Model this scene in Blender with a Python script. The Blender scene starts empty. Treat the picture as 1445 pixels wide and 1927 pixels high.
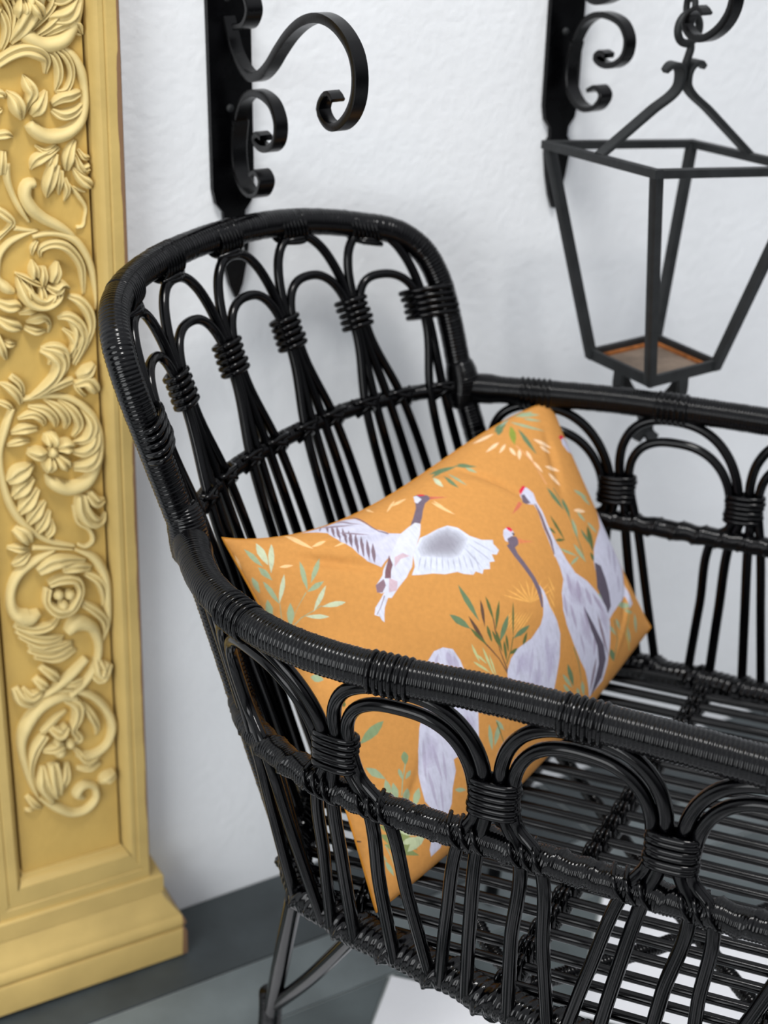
import bpy, math, random
import numpy as np
random.seed(4); rng=np.random.default_rng(4)
# ------------------------------------------------------------------ camera
sc=bpy.context.scene
PITCH,ROLL,FPX=math.radians(26.7),math.radians(1.26),2783.0
Fw=np.array([0,math.cos(PITCH),-math.sin(PITCH)]);R0=np.array([1.,0,0]);U0=np.array([0,math.sin(PITCH),math.cos(PITCH)])
Rt=R0*math.cos(ROLL)+U0*math.sin(ROLL);Up=U0*math.cos(ROLL)-R0*math.sin(ROLL)
cam=bpy.data.objects.new('camera',bpy.data.cameras.new('camera'));sc.collection.objects.link(cam);sc.camera=cam
from mathutils import Matrix
cam.matrix_world=Matrix(((Rt[0],Up[0],-Fw[0],0),(Rt[1],Up[1],-Fw[1],0),(Rt[2],Up[2],-Fw[2],1.30),(0,0,0,1)))
cam.data.sensor_fit='HORIZONTAL';cam.data.sensor_width=36;cam.data.lens=36*FPX/1445;cam.data.clip_start=.05
cam.data.dof.use_dof=True;cam.data.dof.focus_distance=1.17;cam.data.dof.aperture_fstop=7.2
# ------------------------------------------------------------------ sky, skylight, exposure
w=bpy.data.worlds.new('sky');sc.world=w;w.use_nodes=True;nt=w.node_tree;nd=nt.nodes;bg=nd['Background']
tc=nd.new('ShaderNodeTexCoord');sp=nd.new('ShaderNodeSeparateXYZ');cr=nd.new('ShaderNodeValToRGB')
nt.links.new(tc.outputs['Generated'],sp.inputs[0]);nt.links.new(sp.outputs['Z'],cr.inputs[0]);nt.links.new(cr.outputs[0],bg.inputs[0])
cr.color_ramp.elements[0].position=.0;cr.color_ramp.elements[0].color=(.14,.145,.155,1)
cr.color_ramp.elements[1].position=.55;cr.color_ramp.elements[1].color=(1.0,1.03,1.1,1)
bg.inputs[1].default_value=.86
def area(name,loc,target,size,energy,col=(1,1,1)):
    l=bpy.data.lights.new(name,'AREA');l.shape='SQUARE';l.size=size;l.energy=energy;l.color=col
    o=bpy.data.objects.new(name,l);sc.collection.objects.link(o);o.location=loc
    from mathutils import Vector
    o.rotation_euler=(Vector(target)-Vector(loc)).to_track_quat('-Z','Y').to_euler();return o
area('skylight',(.35,.25,3.4),(.15,1.15,.5),.6,56,(1,.985,.96))
area('courtyard_daylight',(-1.15,-1.15,1.25),(-.05,1.5,.40),1.5,42,(.97,.99,1))
sc.view_settings.view_transform='Standard';sc.view_settings.look='None';sc.view_settings.exposure=0.0;sc.view_settings.gamma=1
# printed pattern: colour and outline in thousandths of the cushion width / height; carving: centre line and half width in 0.1 mm
PRINT=[
((232,172,92,100),"512 554 500 539 486 522 470 504 457 490 447 480 456 491 467 507 483 525 498 541"),
((232,172,92,100),"512 554 503 538 493 520 481 499 471 484 464 472 470 485 478 501 489 522 501 540"),
((232,172,92,100),"512 554 507 538 502 519 495 498 488 482 484 470 487 482 491 499 497 520 505 539"),
((232,172,92,100),"512 554 512 540 511 522 509 501 508 485 506 473 506 485 505 501 506 521 509 539"),
((232,172,92,100),"512 554 516 542 520 526 525 508 527 493 529 482 525 492 521 506 516 524 513 541"),
((232,172,92,100),"512 554 520 545 529 533 539 518 547 506 552 496 545 504 536 515 525 529 517 543"),
((232,172,92,100),"512 554 523 549 537 541 552 531 564 522 573 515 563 520 549 527 534 536 521 546"),
((232,172,92,100),"512 554 526 553 543 550 563 546 579 541 591 538 578 539 561 541 541 545 525 550"),
((232,172,92,100),"512 554 528 557 547 560 571 561 590 562 604 562 589 560 570 557 547 554 527 554"),
((232,172,92,100),"593 576 595 566 596 554 596 539 595 527 595 518 593 527 592 538 591 552 592 565"),
((232,172,92,100),"584 596 585 586 586 574 585 560 584 549 583 540 582 548 581 559 581 573 582 585"),
((232,172,92,100),"577 616 577 607 577 595 575 581 574 570 572 562 572 570 571 580 572 593 574 606"),
((232,172,92,100),"570 636 570 627 569 616 566 602 564 592 562 584 562 591 562 601 564 614 567 626"),
((232,172,92,100),"565 657 564 648 562 637 559 624 556 614 554 606 554 613 555 623 557 636 561 647"),
((232,172,92,100),"560 678 559 669 557 658 553 646 549 636 547 628 548 635 549 645 552 657 556 669"),
((232,172,92,100),"555 699 554 690 552 680 548 668 544 658 541 651 542 658 544 667 547 679 551 690"),
((232,172,92,100),"508 579 494 584 479 590 463 599 452 607 443 613 453 608 466 603 482 595 496 587"),
((232,172,92,100),"499 573 487 578 472 584 458 592 447 599 439 605 448 601 460 596 475 588 488 580"),
((232,172,92,100),"491 568 479 572 466 577 452 585 442 592 435 598 443 594 454 589 469 582 481 574"),
((232,172,92,100),"483 562 472 566 460 571 447 579 437 586 431 591 438 587 449 582 462 576 474 568"),
((232,172,92,100),"475 556 465 560 453 565 441 572 433 579 426 584 434 580 444 576 456 569 466 562"),
((232,172,92,100),"467 551 458 554 447 559 436 566 428 572 422 577 429 574 438 569 450 563 459 557"),
((232,172,92,100),"460 545 451 548 441 553 431 559 424 565 418 570 425 567 433 563 444 557 452 551"),
((232,172,92,100),"452 540 444 543 435 547 426 553 419 558 415 563 420 560 428 556 438 551 446 545"),
((240,196,140,100),"129 3 125 23 125 49 132 71 140 86 147 97 144 81 140 60 139 32 137 9"),
((240,196,140,100),"178 84 173 80 167 78 159 80 152 84 146 87 151 90 157 92 165 92 172 89"),
((240,196,140,100),"185 117 199 120 215 122 233 121 247 118 261 116 248 114 232 111 214 111 199 113"),
((240,196,140,100),"2 52 1 61 -1 71 -1 82 -1 91 0 97 1 91 2 81 3 70 3 60"),
((240,196,140,100),"61 118 65 122 70 126 77 127 83 127 88 126 85 123 80 119 74 116 67 116"),
((240,196,140,100),"334 0 339 0 348 0 331 18 330 35 331 45 334 30 345 7 353 0 341 0"),
((240,196,140,100),"371 55 377 60 386 63 398 62 409 60 417 57 412 54 404 50 393 48 381 51"),
((240,196,140,100),"397 36 389 39 377 45 364 56 354 66 347 74 354 70 363 65 375 57 387 46"),
((240,196,140,100),"445 123 445 141 448 160 454 179 460 193 466 203 463 191 460 174 456 154 450 137"),
((240,196,140,100),"453 120 451 134 450 150 452 166 455 178 457 187 458 177 458 163 457 146 455 132"),
((244,208,168,100),"758 19 748 14 736 10 719 8 704 8 693 8 699 12 709 17 725 20 742 20"),
((244,208,168,100),"738 55 729 52 717 51 702 54 690 58 680 61 688 63 698 64 712 64 726 60"),
((244,208,168,100),"747 72 740 72 730 74 720 79 712 85 705 89 712 89 720 88 731 84 740 78"),
((244,208,168,100),"746 89 740 97 736 105 735 115 737 122 739 127 743 121 747 113 749 103 748 95"),
((244,208,168,100),"766 112 758 116 749 122 742 131 739 140 737 146 743 142 751 137 760 129 764 120"),
((244,208,168,100),"780 129 774 138 769 148 767 160 768 170 769 177 773 170 778 160 782 148 782 138"),
((244,208,168,100),"833 104 835 117 840 131 854 146 873 158 880 165 877 155 870 141 854 124 843 112"),
((244,208,168,100),"836 136 834 145 835 155 842 165 857 173 863 179 864 172 861 162 851 151 843 143"),
((244,208,168,100),"798 208 801 218 809 229 830 240 839 247 845 252 843 244 841 234 830 222 809 213"),
((244,208,168,100),"792 234 790 246 790 260 797 275 806 288 810 297 812 287 814 274 809 259 799 245"),
((244,208,168,100),"773 172 770 182 768 194 770 207 772 218 775 225 776 217 778 206 778 193 776 181"),
((244,208,168,100),"799 392 804 400 813 409 827 416 841 421 853 424 847 417 838 408 826 399 812 394"),
((244,208,168,100),"800 259 797 264 795 271 799 279 803 285 806 289 809 284 811 278 812 271 807 264"),
((222,160,110,100),"765 96 767 177 754 266 759 266 771 177 769 95"),
((156,172,138,100),"20 284 46 270 73 267 92 264 92 262 73 265 46 268 19 282"),
((156,172,138,100),"19 280 49 241 79 214 78 212 49 240 18 279"),
((156,172,138,100),"11 273 17 243 25 212 24 212 16 242 10 273"),
((196,204,172,100),"55 22 46 41 40 60 40 79 42 92 44 102 49 90 54 73 58 52 57 35"),
((196,204,172,100),"81 34 69 52 57 73 48 96 43 114 40 127 47 116 57 100 68 78 76 55"),
((196,204,172,100),"61 142 52 153 42 168 33 185 27 200 24 212 30 203 39 191 49 175 56 158"),
((196,204,172,100),"121 218 110 224 98 234 86 247 78 259 72 269 80 263 91 256 104 244 113 231"),
((196,204,172,100),"138 284 131 276 121 269 109 266 99 266 91 266 97 271 106 278 118 284 129 285"),
((196,204,172,100),"95 299 89 291 81 282 70 276 61 272 54 270 59 277 66 285 76 293 86 297"),
((156,172,138,100),"23 38 22 53 22 69 25 84 30 95 34 103 34 92 34 77 33 59 28 47"),
((156,172,138,100),"25 100 24 111 23 122 27 133 31 141 35 147 35 138 36 127 35 114 30 105"),
((156,172,138,100),"19 141 17 155 17 172 18 189 21 203 24 213 25 202 26 186 26 168 23 153"),
((156,172,138,100),"107 120 97 137 90 157 85 179 84 197 83 210 88 198 94 181 100 159 104 138"),
((156,172,138,100),"150 135 141 143 122 155 109 171 102 185 96 195 104 189 115 180 128 166 145 150"),
((156,172,138,100),"122 205 114 202 105 200 95 204 87 209 81 213 87 215 95 217 105 216 114 211"),
((156,172,138,100),"42 221 34 230 27 242 23 257 21 271 20 282 25 274 32 264 39 249 41 234"),
((156,172,138,100),"7 121 4 131 3 141 3 153 4 162 5 168 7 161 9 151 11 139 9 129"),
((156,172,138,100),"10 190 5 199 2 211 1 225 1 237 1 247 4 239 7 229 11 215 11 201"),
((156,172,138,100),"-10 222 -15 230 -19 240 -18 251 -14 261 -11 268 -7 261 -2 252 -1 240 -3 230"),
((96,72,58,100),"41 299 39 301 37 304 36 308 35 312 35 315 37 313 39 311 41 307 42 303"),
((156,172,138,100),"857 0 864 2 869 15 888 26 907 32 924 36 913 26 901 14 892 1 876 0"),
((156,172,138,100),"915 15 907 11 897 7 884 5 871 5 862 5 867 9 875 13 888 17 902 17"),
((156,172,138,100),"829 10 830 28 840 49 858 71 878 87 897 99 882 84 866 65 850 42 837 24"),
((156,172,138,100),"867 22 870 31 878 41 890 50 902 56 912 60 905 53 896 44 886 33 876 26"),
((104,126,92,100),"819 0 805 0 787 3 772 13 763 23 759 32 767 31 779 28 791 21 801 10"),
((104,126,92,100),"817 9 812 5 805 3 790 5 775 10 765 14 770 17 777 20 789 20 803 16"),
((104,126,92,100),"821 46 811 67 802 92 799 120 800 142 802 159 807 141 813 118 819 90 821 65"),
((138,150,62,100),"814 25 799 35 784 48 773 65 769 80 766 91 776 82 790 71 803 55 810 39"),
((150,170,150,100),"853 0 845 -1 835 -1 817 2 803 5 793 8 799 9 808 9 820 8 834 4"),
((104,126,92,100),"532 12 535 25 544 37 562 44 578 47 589 48 582 40 573 29 561 18 546 14"),
((104,126,92,100),"586 40 589 53 595 67 605 78 615 86 623 91 618 82 612 70 603 56 594 46"),
((104,126,92,100),"536 53 527 68 524 87 525 105 528 118 530 127 532 116 533 100 533 81 534 65"),
((104,126,92,100),"572 30 565 26 556 23 541 25 528 28 517 31 524 34 533 37 546 38 560 35"),
((104,126,92,100),"596 41 597 49 599 57 604 65 610 69 614 72 612 67 610 59 606 51 601 45"),
((196,204,172,100),"518 35 509 47 503 62 502 76 503 86 505 93 509 84 513 71 516 56 518 44"),
((156,172,138,100),"599 71 598 81 599 91 603 100 607 107 610 111 609 104 608 94 606 84 603 76"),
((156,172,138,100),"551 57 544 73 540 91 544 110 548 124 551 134 550 122 548 106 549 86 551 70"),
((104,126,92,100),"750 274 747 292 745 314 749 338 755 358 761 373 762 358 763 338 761 313 756 291"),
((104,126,92,100),"782 334 774 346 768 362 766 380 767 395 769 406 773 396 779 382 783 364 784 348"),
((92,104,62,100),"827 466 813 479 801 497 796 521 796 541 797 556 806 545 817 529 826 507 828 485"),
((104,126,92,100),"786 459 784 472 784 488 789 507 795 523 800 535 801 524 801 509 798 490 792 473"),
((92,104,62,100),"700 359 697 377 695 398 697 423 700 444 703 459 704 444 705 424 705 399 703 377"),
((92,104,62,100),"670 437 675 443 681 449 690 453 698 455 705 456 700 451 694 446 686 440 677 438"),
((92,104,62,100),"672 388 671 395 672 403 676 411 680 417 684 422 684 417 683 409 681 401 676 394"),
((92,104,62,100),"785 549 780 555 778 563 779 573 783 582 786 589 789 584 792 577 793 567 790 558"),
((156,172,138,100),"853 333 856 345 863 358 878 372 895 383 912 392 905 382 896 369 882 354 867 342"),
((156,172,138,100),"875 363 874 374 877 386 886 400 897 412 908 421 906 412 904 401 896 386 885 373"),
((156,172,138,100),"773 412 764 423 756 437 753 455 753 470 754 482 760 472 767 460 773 442 774 426"),
((156,172,138,100),"729 485 727 499 728 517 734 537 742 554 748 567 748 554 747 538 743 518 736 500"),
((156,172,138,100),"668 465 675 477 685 492 700 508 713 520 724 530 716 519 706 505 692 488 679 475"),
((156,172,138,100),"729 532 718 529 707 528 695 530 687 534 681 537 689 538 699 539 712 539 721 536"),
((156,172,138,100),"835 456 835 467 838 480 846 495 855 507 863 517 862 508 859 496 853 480 844 467"),
((156,172,138,100),"810 404 809 412 809 423 814 435 821 445 826 452 827 445 826 435 823 423 817 412"),
((104,126,92,100),"771 288 767 382 753 474 747 541 750 542 756 475 770 383 774 288"),
((104,126,92,100),"586 798 583 810 583 825 588 845 595 862 602 876 602 866 603 853 600 834 593 815"),
((104,126,92,100),"772 886 766 890 764 898 769 911 776 924 783 934 785 929 788 923 787 912 781 899"),
((156,172,138,100),"564 813 566 823 570 836 579 852 588 865 596 875 593 866 589 854 582 839 573 824"),
((156,172,138,100),"564 842 565 849 567 858 574 869 581 878 587 885 586 878 583 870 578 860 571 850"),
((156,172,138,100),"637 884 633 890 631 898 634 910 639 922 644 931 646 926 647 919 647 908 642 896"),
((156,172,138,100),"615 888 613 891 613 897 616 905 621 912 625 918 626 915 627 910 625 903 620 895"),
((156,172,138,100),"777 811 778 819 781 830 788 843 796 855 803 864 802 857 799 847 794 834 786 821"),
((156,172,138,100),"832 773 843 789 861 807 887 826 901 834 921 845 908 829 900 815 887 800 851 781"),
((156,172,138,100),"879 826 879 833 881 840 892 851 906 860 916 867 911 859 904 848 892 835 885 829"),
((156,172,138,100),"870 884 866 893 864 905 866 921 870 936 874 948 875 940 877 929 877 914 874 898"),
((156,172,138,100),"926 874 917 883 910 895 908 913 909 929 912 943 916 934 921 923 926 907 927 890"),
((156,172,138,100),"761 686 756 693 754 702 759 715 765 726 771 735 774 730 776 721 775 709 769 697"),
((156,172,138,100),"816 814 814 821 814 831 818 844 824 856 828 865 829 859 830 850 828 838 822 825"),
((104,126,92,100),"614 767 626 823 632 881 634 882 629 824 617 768"),
((104,126,92,100),"804 812 807 879 783 921 786 924 810 881 808 814"),
((190,190,110,100),"895 839 853 896 868 966 872 969 858 899 900 843"),
((190,196,140,100),"337 553 336 563 335 576 337 591 339 603 341 612 342 603 342 592 341 577 339 564"),
((190,196,140,100),"327 599 331 610 337 623 346 638 354 650 360 658 355 649 350 636 342 621 334 608"),
((190,196,140,100),"358 579 357 597 358 619 361 645 364 666 367 682 366 666 365 646 364 621 361 598"),
((190,196,140,100),"325 644 331 653 340 664 351 674 361 682 368 688 362 680 353 670 343 659 333 650"),
((190,196,140,100),"368 607 367 621 367 637 368 657 370 673 371 685 371 673 371 658 371 639 369 621"),
((190,196,140,100),"338 584 340 593 344 603 349 614 353 623 357 629 355 622 352 613 348 601 343 592"),
((96,72,58,100),"402 692 389 637 371 583 359 548 356 549 368 583 387 637 399 692"),
((96,72,58,100),"403 686 396 618 398 558 404 526 401 525 396 557 394 617 400 685"),
((92,104,62,100),"404 665 423 639 437 608 435 606 421 637 402 663"),
((104,126,92,100),"367 390 363 412 361 439 363 469 367 494 371 513 371 494 373 470 373 439 370 412"),
((104,126,92,100),"320 451 321 465 324 481 332 496 340 508 347 516 345 504 343 490 337 473 329 460"),
((104,126,92,100),"441 542 430 548 418 558 408 573 403 587 399 598 407 592 418 584 429 571 436 556"),
((104,126,92,100),"488 608 476 604 463 601 450 603 441 608 435 612 444 614 456 618 470 618 480 614"),
((96,72,58,100),"354 481 353 500 354 523 358 549 364 571 369 587 367 571 365 549 362 523 358 500"),
((96,72,58,100),"395 460 389 472 383 488 379 506 378 522 377 534 381 523 385 509 391 491 394 475"),
((92,104,62,100),"410 460 406 472 402 488 401 506 401 522 402 533 404 522 407 508 410 490 411 474"),
((92,104,62,100),"436 491 426 501 415 515 406 533 401 549 398 561 404 552 412 539 422 522 430 505"),
((92,104,62,100),"467 518 458 532 449 551 442 574 438 593 436 608 440 595 446 577 454 555 461 535"),
((92,104,62,100),"476 621 470 624 464 629 459 637 457 645 455 651 460 648 466 644 471 637 474 629"),
((92,104,62,100),"449 652 442 646 434 641 425 640 419 642 415 644 420 647 428 652 436 655 443 654"),
((92,104,62,100),"346 511 348 525 351 541 358 559 365 574 370 585 368 573 364 557 358 539 352 523"),
((92,104,62,100),"383 532 380 540 378 551 379 564 380 575 382 583 384 576 385 567 386 554 385 542"),
((92,104,62,100),"390 553 389 562 389 574 391 588 394 600 396 608 397 600 397 589 396 576 393 563"),
((92,104,62,100),"420 587 417 595 414 606 414 618 414 629 415 638 417 631 419 622 421 609 421 598"),
((92,104,62,100),"411 600 407 609 405 620 404 635 404 647 405 657 407 649 410 639 412 625 412 611"),
((92,104,62,100),"399 559 397 570 396 585 397 602 398 616 400 627 401 617 402 604 402 587 401 572"),
((132,152,112,100),"107 602 94 598 79 598 65 605 55 615 48 623 59 625 72 626 87 623 99 613"),
((156,172,138,100),"14 415 15 423 17 431 22 436 28 437 32 437 31 431 29 423 25 416 19 414"),
((156,172,138,100),"-2 487 -15 488 -4 497 -5 507 -5 516 -5 523 -23 515 -13 512 -2 506 -1 496"),
((156,172,138,100),"45 682 47 694 51 707 60 719 68 727 75 733 72 724 68 711 62 697 53 688"),
((132,152,112,100),"126 698 121 701 117 706 117 715 119 724 121 731 125 728 129 723 132 715 130 706"),
((156,172,138,100),"87 751 82 757 78 767 79 779 81 790 84 799 87 793 91 785 93 774 90 762"),
((156,172,138,100),"114 785 107 786 101 790 99 798 101 808 103 816 109 814 115 812 119 805 118 795"),
((156,172,138,100),"74 733 70 740 67 749 68 760 71 771 73 779 76 773 79 765 80 754 78 743"),
((156,172,138,100),"139 802 132 805 126 810 122 820 120 830 119 837 124 835 130 831 136 823 138 813"),
((156,172,138,100),"215 865 219 872 225 879 233 883 239 885 243 887 239 881 234 875 227 869 220 866"),
((156,172,138,100),"106 728 103 732 102 738 103 746 105 753 106 758 108 754 110 749 110 741 108 734"),
((156,172,138,100),"129 750 124 749 119 750 116 754 114 759 112 762 116 762 121 762 126 760 128 755"),
((156,172,138,100),"326 778 322 788 319 802 319 819 321 835 324 846 326 838 329 825 330 809 329 792"),
((156,172,138,100),"355 794 347 799 339 807 334 819 332 831 331 840 337 836 345 829 351 819 354 806"),
((156,172,138,100),"345 780 345 788 347 797 353 808 359 817 364 824 362 817 361 808 357 797 351 788"),
((92,104,62,100),"-2 445 -9 447 -13 452 -11 457 -7 462 -2 466 0 463 1 458 1 453 0 449"),
((92,104,62,100),"50 508 47 509 45 511 44 515 45 519 45 522 47 521 50 519 51 516 51 512"),
((92,104,62,100),"387 858 379 860 373 865 371 876 373 886 376 895 381 893 388 889 392 881 390 870"),
((156,172,138,100),"120 727 105 761 96 791 98 793 107 763 122 729"),
((92,104,62,100),"345 787 354 835 362 875 365 876 356 836 348 788"),
((132,144,92,100),"38 823 45 841 56 862 75 882 89 895 102 905 94 890 86 871 68 848 52 833"),
((132,144,92,100),"39 870 48 888 61 908 79 925 96 938 109 947 99 932 87 913 72 893 54 879"),
((132,144,92,100),"60 855 63 872 70 891 82 908 95 922 106 932 101 918 96 900 87 881 74 867"),
((132,144,92,100),"36 843 40 858 47 874 60 889 72 900 80 908 76 896 70 881 58 863 46 851"),
((186,196,158,100),"129 909 116 903 104 901 93 906 87 914 83 920 92 924 104 927 117 926 125 919"),
((186,196,158,100),"110 906 102 898 94 893 85 891 78 893 74 895 79 899 86 905 96 909 104 909"),
((186,196,158,100),"71 855 76 865 83 876 90 885 97 891 104 896 100 888 95 879 89 869 80 861"),
((92,104,62,100),"54 942 66 924 68 904 65 902 63 922 52 940"),
((96,72,58,100),"-5 798 -9 821 3 838 4 836 -6 820 -22 788"),
((156,172,138,100),"40 874 48 911 52 940 55 941 50 912 42 874"),
((156,172,138,100),"13 858 15 869 19 881 26 893 33 902 39 909 36 900 33 889 27 876 20 866"),
((156,172,138,100),"7 948 5 954 4 961 6 970 9 977 12 983 13 978 14 972 14 963 10 955"),
((156,172,138,100),"-22 838 -22 846 -20 855 -14 864 -7 872 -1 878 -1 872 -2 864 -7 854 -14 845"),
((156,172,138,100),"35 906 34 914 35 924 39 935 43 944 46 951 46 945 46 936 44 925 39 914"),
((204,204,222,100),"947 143 970 156 980 194 979 227 944 205 934 173"),
((215,40,70,100),"936 140 959 138 973 149 941 155"),
((204,204,222,100),"962 452 962 502 962 572 964 652 962 708 933 750 930 800 931 839 900 837 911 793 853 784 806 789 781 796 773 760 765 701 771 643 782 587 808 549 845 528 904 507"),
((92,84,98,100),"786 589 810 615 813 669 811 718 803 762 777 776 769 716 759 667"),
((180,176,198,100),"964 609 928 617 904 634 890 658 883 678 879 694 890 682 906 665 927 644 949 625"),
((180,176,198,100),"914 574 898 585 884 600 875 619 871 636 869 648 877 638 888 625 901 607 909 589"),
((180,176,198,100),"899 692 888 701 877 713 871 729 868 743 867 754 873 746 882 735 891 720 896 705"),
((204,204,222,100),"691 272 687 297 685 330 675 377 670 425 670 460 642 483 648 437 656 379 670 328 675 296"),
((120,98,104,100),"677 302 667 341 656 387 652 428 643 473 646 474 660 430 665 389 675 343 681 302"),
((204,204,222,100),"666 238 680 232 689 242 695 267 687 297 671 300 655 288 648 274 656 256"),
((215,40,70,100),"664 237 680 228 688 235 671 245 660 253"),
((112,98,112,100),"662 253 670 257 669 275 668 291 652 287 646 276"),
((205,110,85,100),"636 267 643 278 626 286 594 292 615 279"),
((204,204,222,100),"664 434 672 458 676 510 689 568 724 620 753 681 778 746 784 804 770 868 752 919 730 951 691 951 669 954 662 912 652 866 635 823 617 758 604 690 602 639 615 591 638 559 644 520 645 478"),
((176,168,190,100),"659 548 652 560 646 575 644 594 645 611 646 623 651 613 656 600 660 581 661 564"),
((176,168,190,100),"686 590 677 601 670 616 667 636 668 654 670 668 675 658 681 644 687 625 688 606"),
((176,168,190,100),"708 634 704 645 702 659 705 677 711 693 716 705 718 695 720 683 719 665 714 649"),
((176,168,190,100),"621 595 615 607 610 623 609 643 610 660 611 673 614 662 618 648 621 628 621 610"),
((176,168,190,100),"731 667 731 682 735 701 744 725 755 745 763 760 761 746 757 728 750 705 740 684"),
((176,168,190,100),"633 638 630 652 628 671 630 695 634 715 637 730 639 717 640 699 639 677 637 655"),
((176,168,190,100),"683 677 678 690 675 707 677 729 681 748 684 762 686 751 689 735 689 714 687 694"),
((176,168,190,100),"712 782 704 792 697 806 693 825 692 841 692 854 697 845 704 833 710 816 712 798"),
((176,168,190,100),"648 748 647 761 647 778 650 799 653 816 657 829 656 817 656 802 655 783 652 764"),
((92,84,98,100),"681 681 699 734 721 800 740 851 745 898 724 938 676 955 696 917 712 889 711 831 692 762"),
((140,124,136,100),"732 739 731 766 733 800 740 841 749 875 757 902 754 878 750 846 745 806 738 769"),
((140,124,136,100),"703 862 693 874 683 891 675 913 672 932 671 946 676 935 684 920 693 900 699 880"),
((170,160,184,25),"654 551 698 626 691 692 632 634"),
((170,160,184,25),"656 568 690 625 684 675 640 632"),
((170,160,184,25),"659 586 682 625 678 659 648 629"),
((170,160,184,25),"662 604 674 625 672 643 656 627"),
((170,160,184,25),"661 685 695 758 690 827 653 753"),
((170,160,184,25),"664 702 690 757 686 809 658 753"),
((170,160,184,25),"667 719 685 756 682 792 663 754"),
((170,160,184,25),"670 736 679 756 678 774 668 754"),
((170,160,184,25),"753 699 778 781 764 835 740 768"),
((170,160,184,25),"753 716 773 779 762 820 744 769"),
((170,160,184,25),"754 733 768 776 760 804 748 769"),
((170,160,184,25),"756 751 763 774 759 788 753 770"),
((204,204,222,100),"556 522 562 549 562 601 573 652 576 698 561 760 541 806 521 849 460 790 423 749 395 708 401 683 417 659 441 646 484 647 519 630 534 609 552 559"),
((188,184,206,100),"451 670 442 675 433 683 426 695 422 707 419 716 426 712 435 705 444 694 449 682"),
((188,184,206,100),"483 673 475 685 467 701 460 721 457 739 455 753 461 743 469 729 477 710 481 690"),
((188,184,206,100),"532 666 526 679 521 696 519 718 519 736 520 751 524 740 529 724 532 704 533 683"),
((188,184,206,100),"534 741 527 749 519 762 514 778 512 793 511 804 517 796 523 786 530 771 533 755"),
((188,184,206,100),"497 714 491 725 484 741 480 760 478 776 477 789 482 779 488 766 493 748 496 730"),
((188,184,206,100),"441 742 443 751 448 762 457 773 465 781 472 787 469 780 464 770 457 758 449 749"),
((180,174,200,25),"429 662 474 672 467 734 423 713"),
((180,174,200,25),"434 670 468 678 462 725 429 708"),
((180,174,200,25),"438 678 461 684 458 715 435 704"),
((180,174,200,25),"443 686 455 689 453 706 441 700"),
((180,174,200,25),"517 693 561 713 540 788 505 795"),
((180,174,200,25),"520 706 553 722 537 778 511 784"),
((180,174,200,25),"523 720 546 730 535 769 517 772"),
((180,174,200,25),"526 733 538 738 532 759 523 761"),
((180,174,200,25),"469 731 503 756 482 805 454 779"),
((180,174,200,25),"471 740 497 759 481 796 460 776"),
((180,174,200,25),"473 749 490 761 479 787 465 774"),
((180,174,200,25),"475 758 484 764 478 778 471 771"),
((120,104,116,100),"398 700 409 714 424 742 398 716"),
((112,98,112,100),"527 366 530 406 537 449 543 493 543 533 536 586 541 588 556 537 555 494 549 448 543 406 546 366"),
((204,204,222,100),"544 321 557 319 566 329 565 348 553 353 535 359 531 351 535 334"),
((215,40,70,100),"555 317 564 322 567 335 560 338 555 325"),
((112,98,112,100),"539 350 555 350 565 359 565 373 557 383 542 385 534 371"),
((60,50,60,100),"561 340 566 348 562 353 559 347"),
((214,128,84,100),"567 363 577 379 605 402 577 389 561 381"),
((204,204,222,100),"218 546 235 527 253 514 274 518 293 537 300 575 302 618 306 676 306 726 291 811 278 800 243 797 225 795 225 824 210 858 202 890 187 911 164 967 138 970 135 952 161 887 142 840 142 812 146 769 155 718 170 670 193 627 209 576"),
((184,178,200,100),"279 534 275 540 272 549 272 560 274 569 277 577 280 571 283 564 284 553 283 543"),
((184,178,200,100),"290 554 286 563 284 575 284 590 287 602 289 612 291 604 293 593 295 579 293 566"),
((184,178,200,100),"260 526 254 530 248 536 243 546 240 554 238 560 242 556 248 551 254 543 257 534"),
((184,178,200,100),"278 717 274 729 271 745 272 765 276 782 279 795 281 785 284 771 285 752 282 733"),
((184,178,200,100),"172 695 167 713 162 735 159 762 156 783 155 799 159 785 164 766 170 740 172 716"),
((184,178,200,100),"188 719 186 738 184 760 185 787 188 809 190 826 191 810 191 790 191 763 189 739"),
((184,178,200,100),"205 757 202 771 199 789 197 811 198 829 198 843 200 831 203 815 205 794 206 774"),
((184,178,200,100),"164 772 162 790 161 814 162 841 165 864 168 881 168 865 168 844 168 817 166 792"),
((184,178,200,100),"185 822 182 836 179 853 178 874 178 892 179 905 180 893 183 878 185 857 185 838"),
((172,164,190,25),"275 524 295 549 284 605 265 576"),
((172,164,190,25),"276 534 291 553 283 595 268 573"),
((172,164,190,25),"277 543 287 556 282 585 272 570"),
((172,164,190,25),"278 553 284 560 281 575 275 567"),
((172,164,190,25),"275 697 298 742 285 804 260 765"),
((172,164,190,25),"276 711 293 744 283 792 264 762"),
((172,164,190,25),"277 724 288 747 282 779 269 759"),
((172,164,190,25),"278 737 284 749 280 766 273 756"),
((172,164,190,25),"179 684 203 728 185 779 159 771"),
((172,164,190,25),"180 698 198 731 184 770 164 764"),
((172,164,190,25),"180 712 192 734 183 760 169 757"),
((172,164,190,25),"181 725 187 737 182 751 175 749"),
((204,204,222,100),"169 3 191 3 220 3 272 0 286 30 285 70 286 117 302 154 325 174 310 200 276 222 257 233 247 242 238 225 228 207 224 191 219 173 217 146 211 124 202 108 197 84 203 53 191 31"),
((128,108,118,100),"236 14 224 31 215 47 208 64 202 76 199 85 205 76 214 64 222 48 228 31"),
((128,108,118,100),"240 28 228 46 218 65 206 85 202 100 203 110 204 100 211 87 225 67 232 47"),
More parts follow.
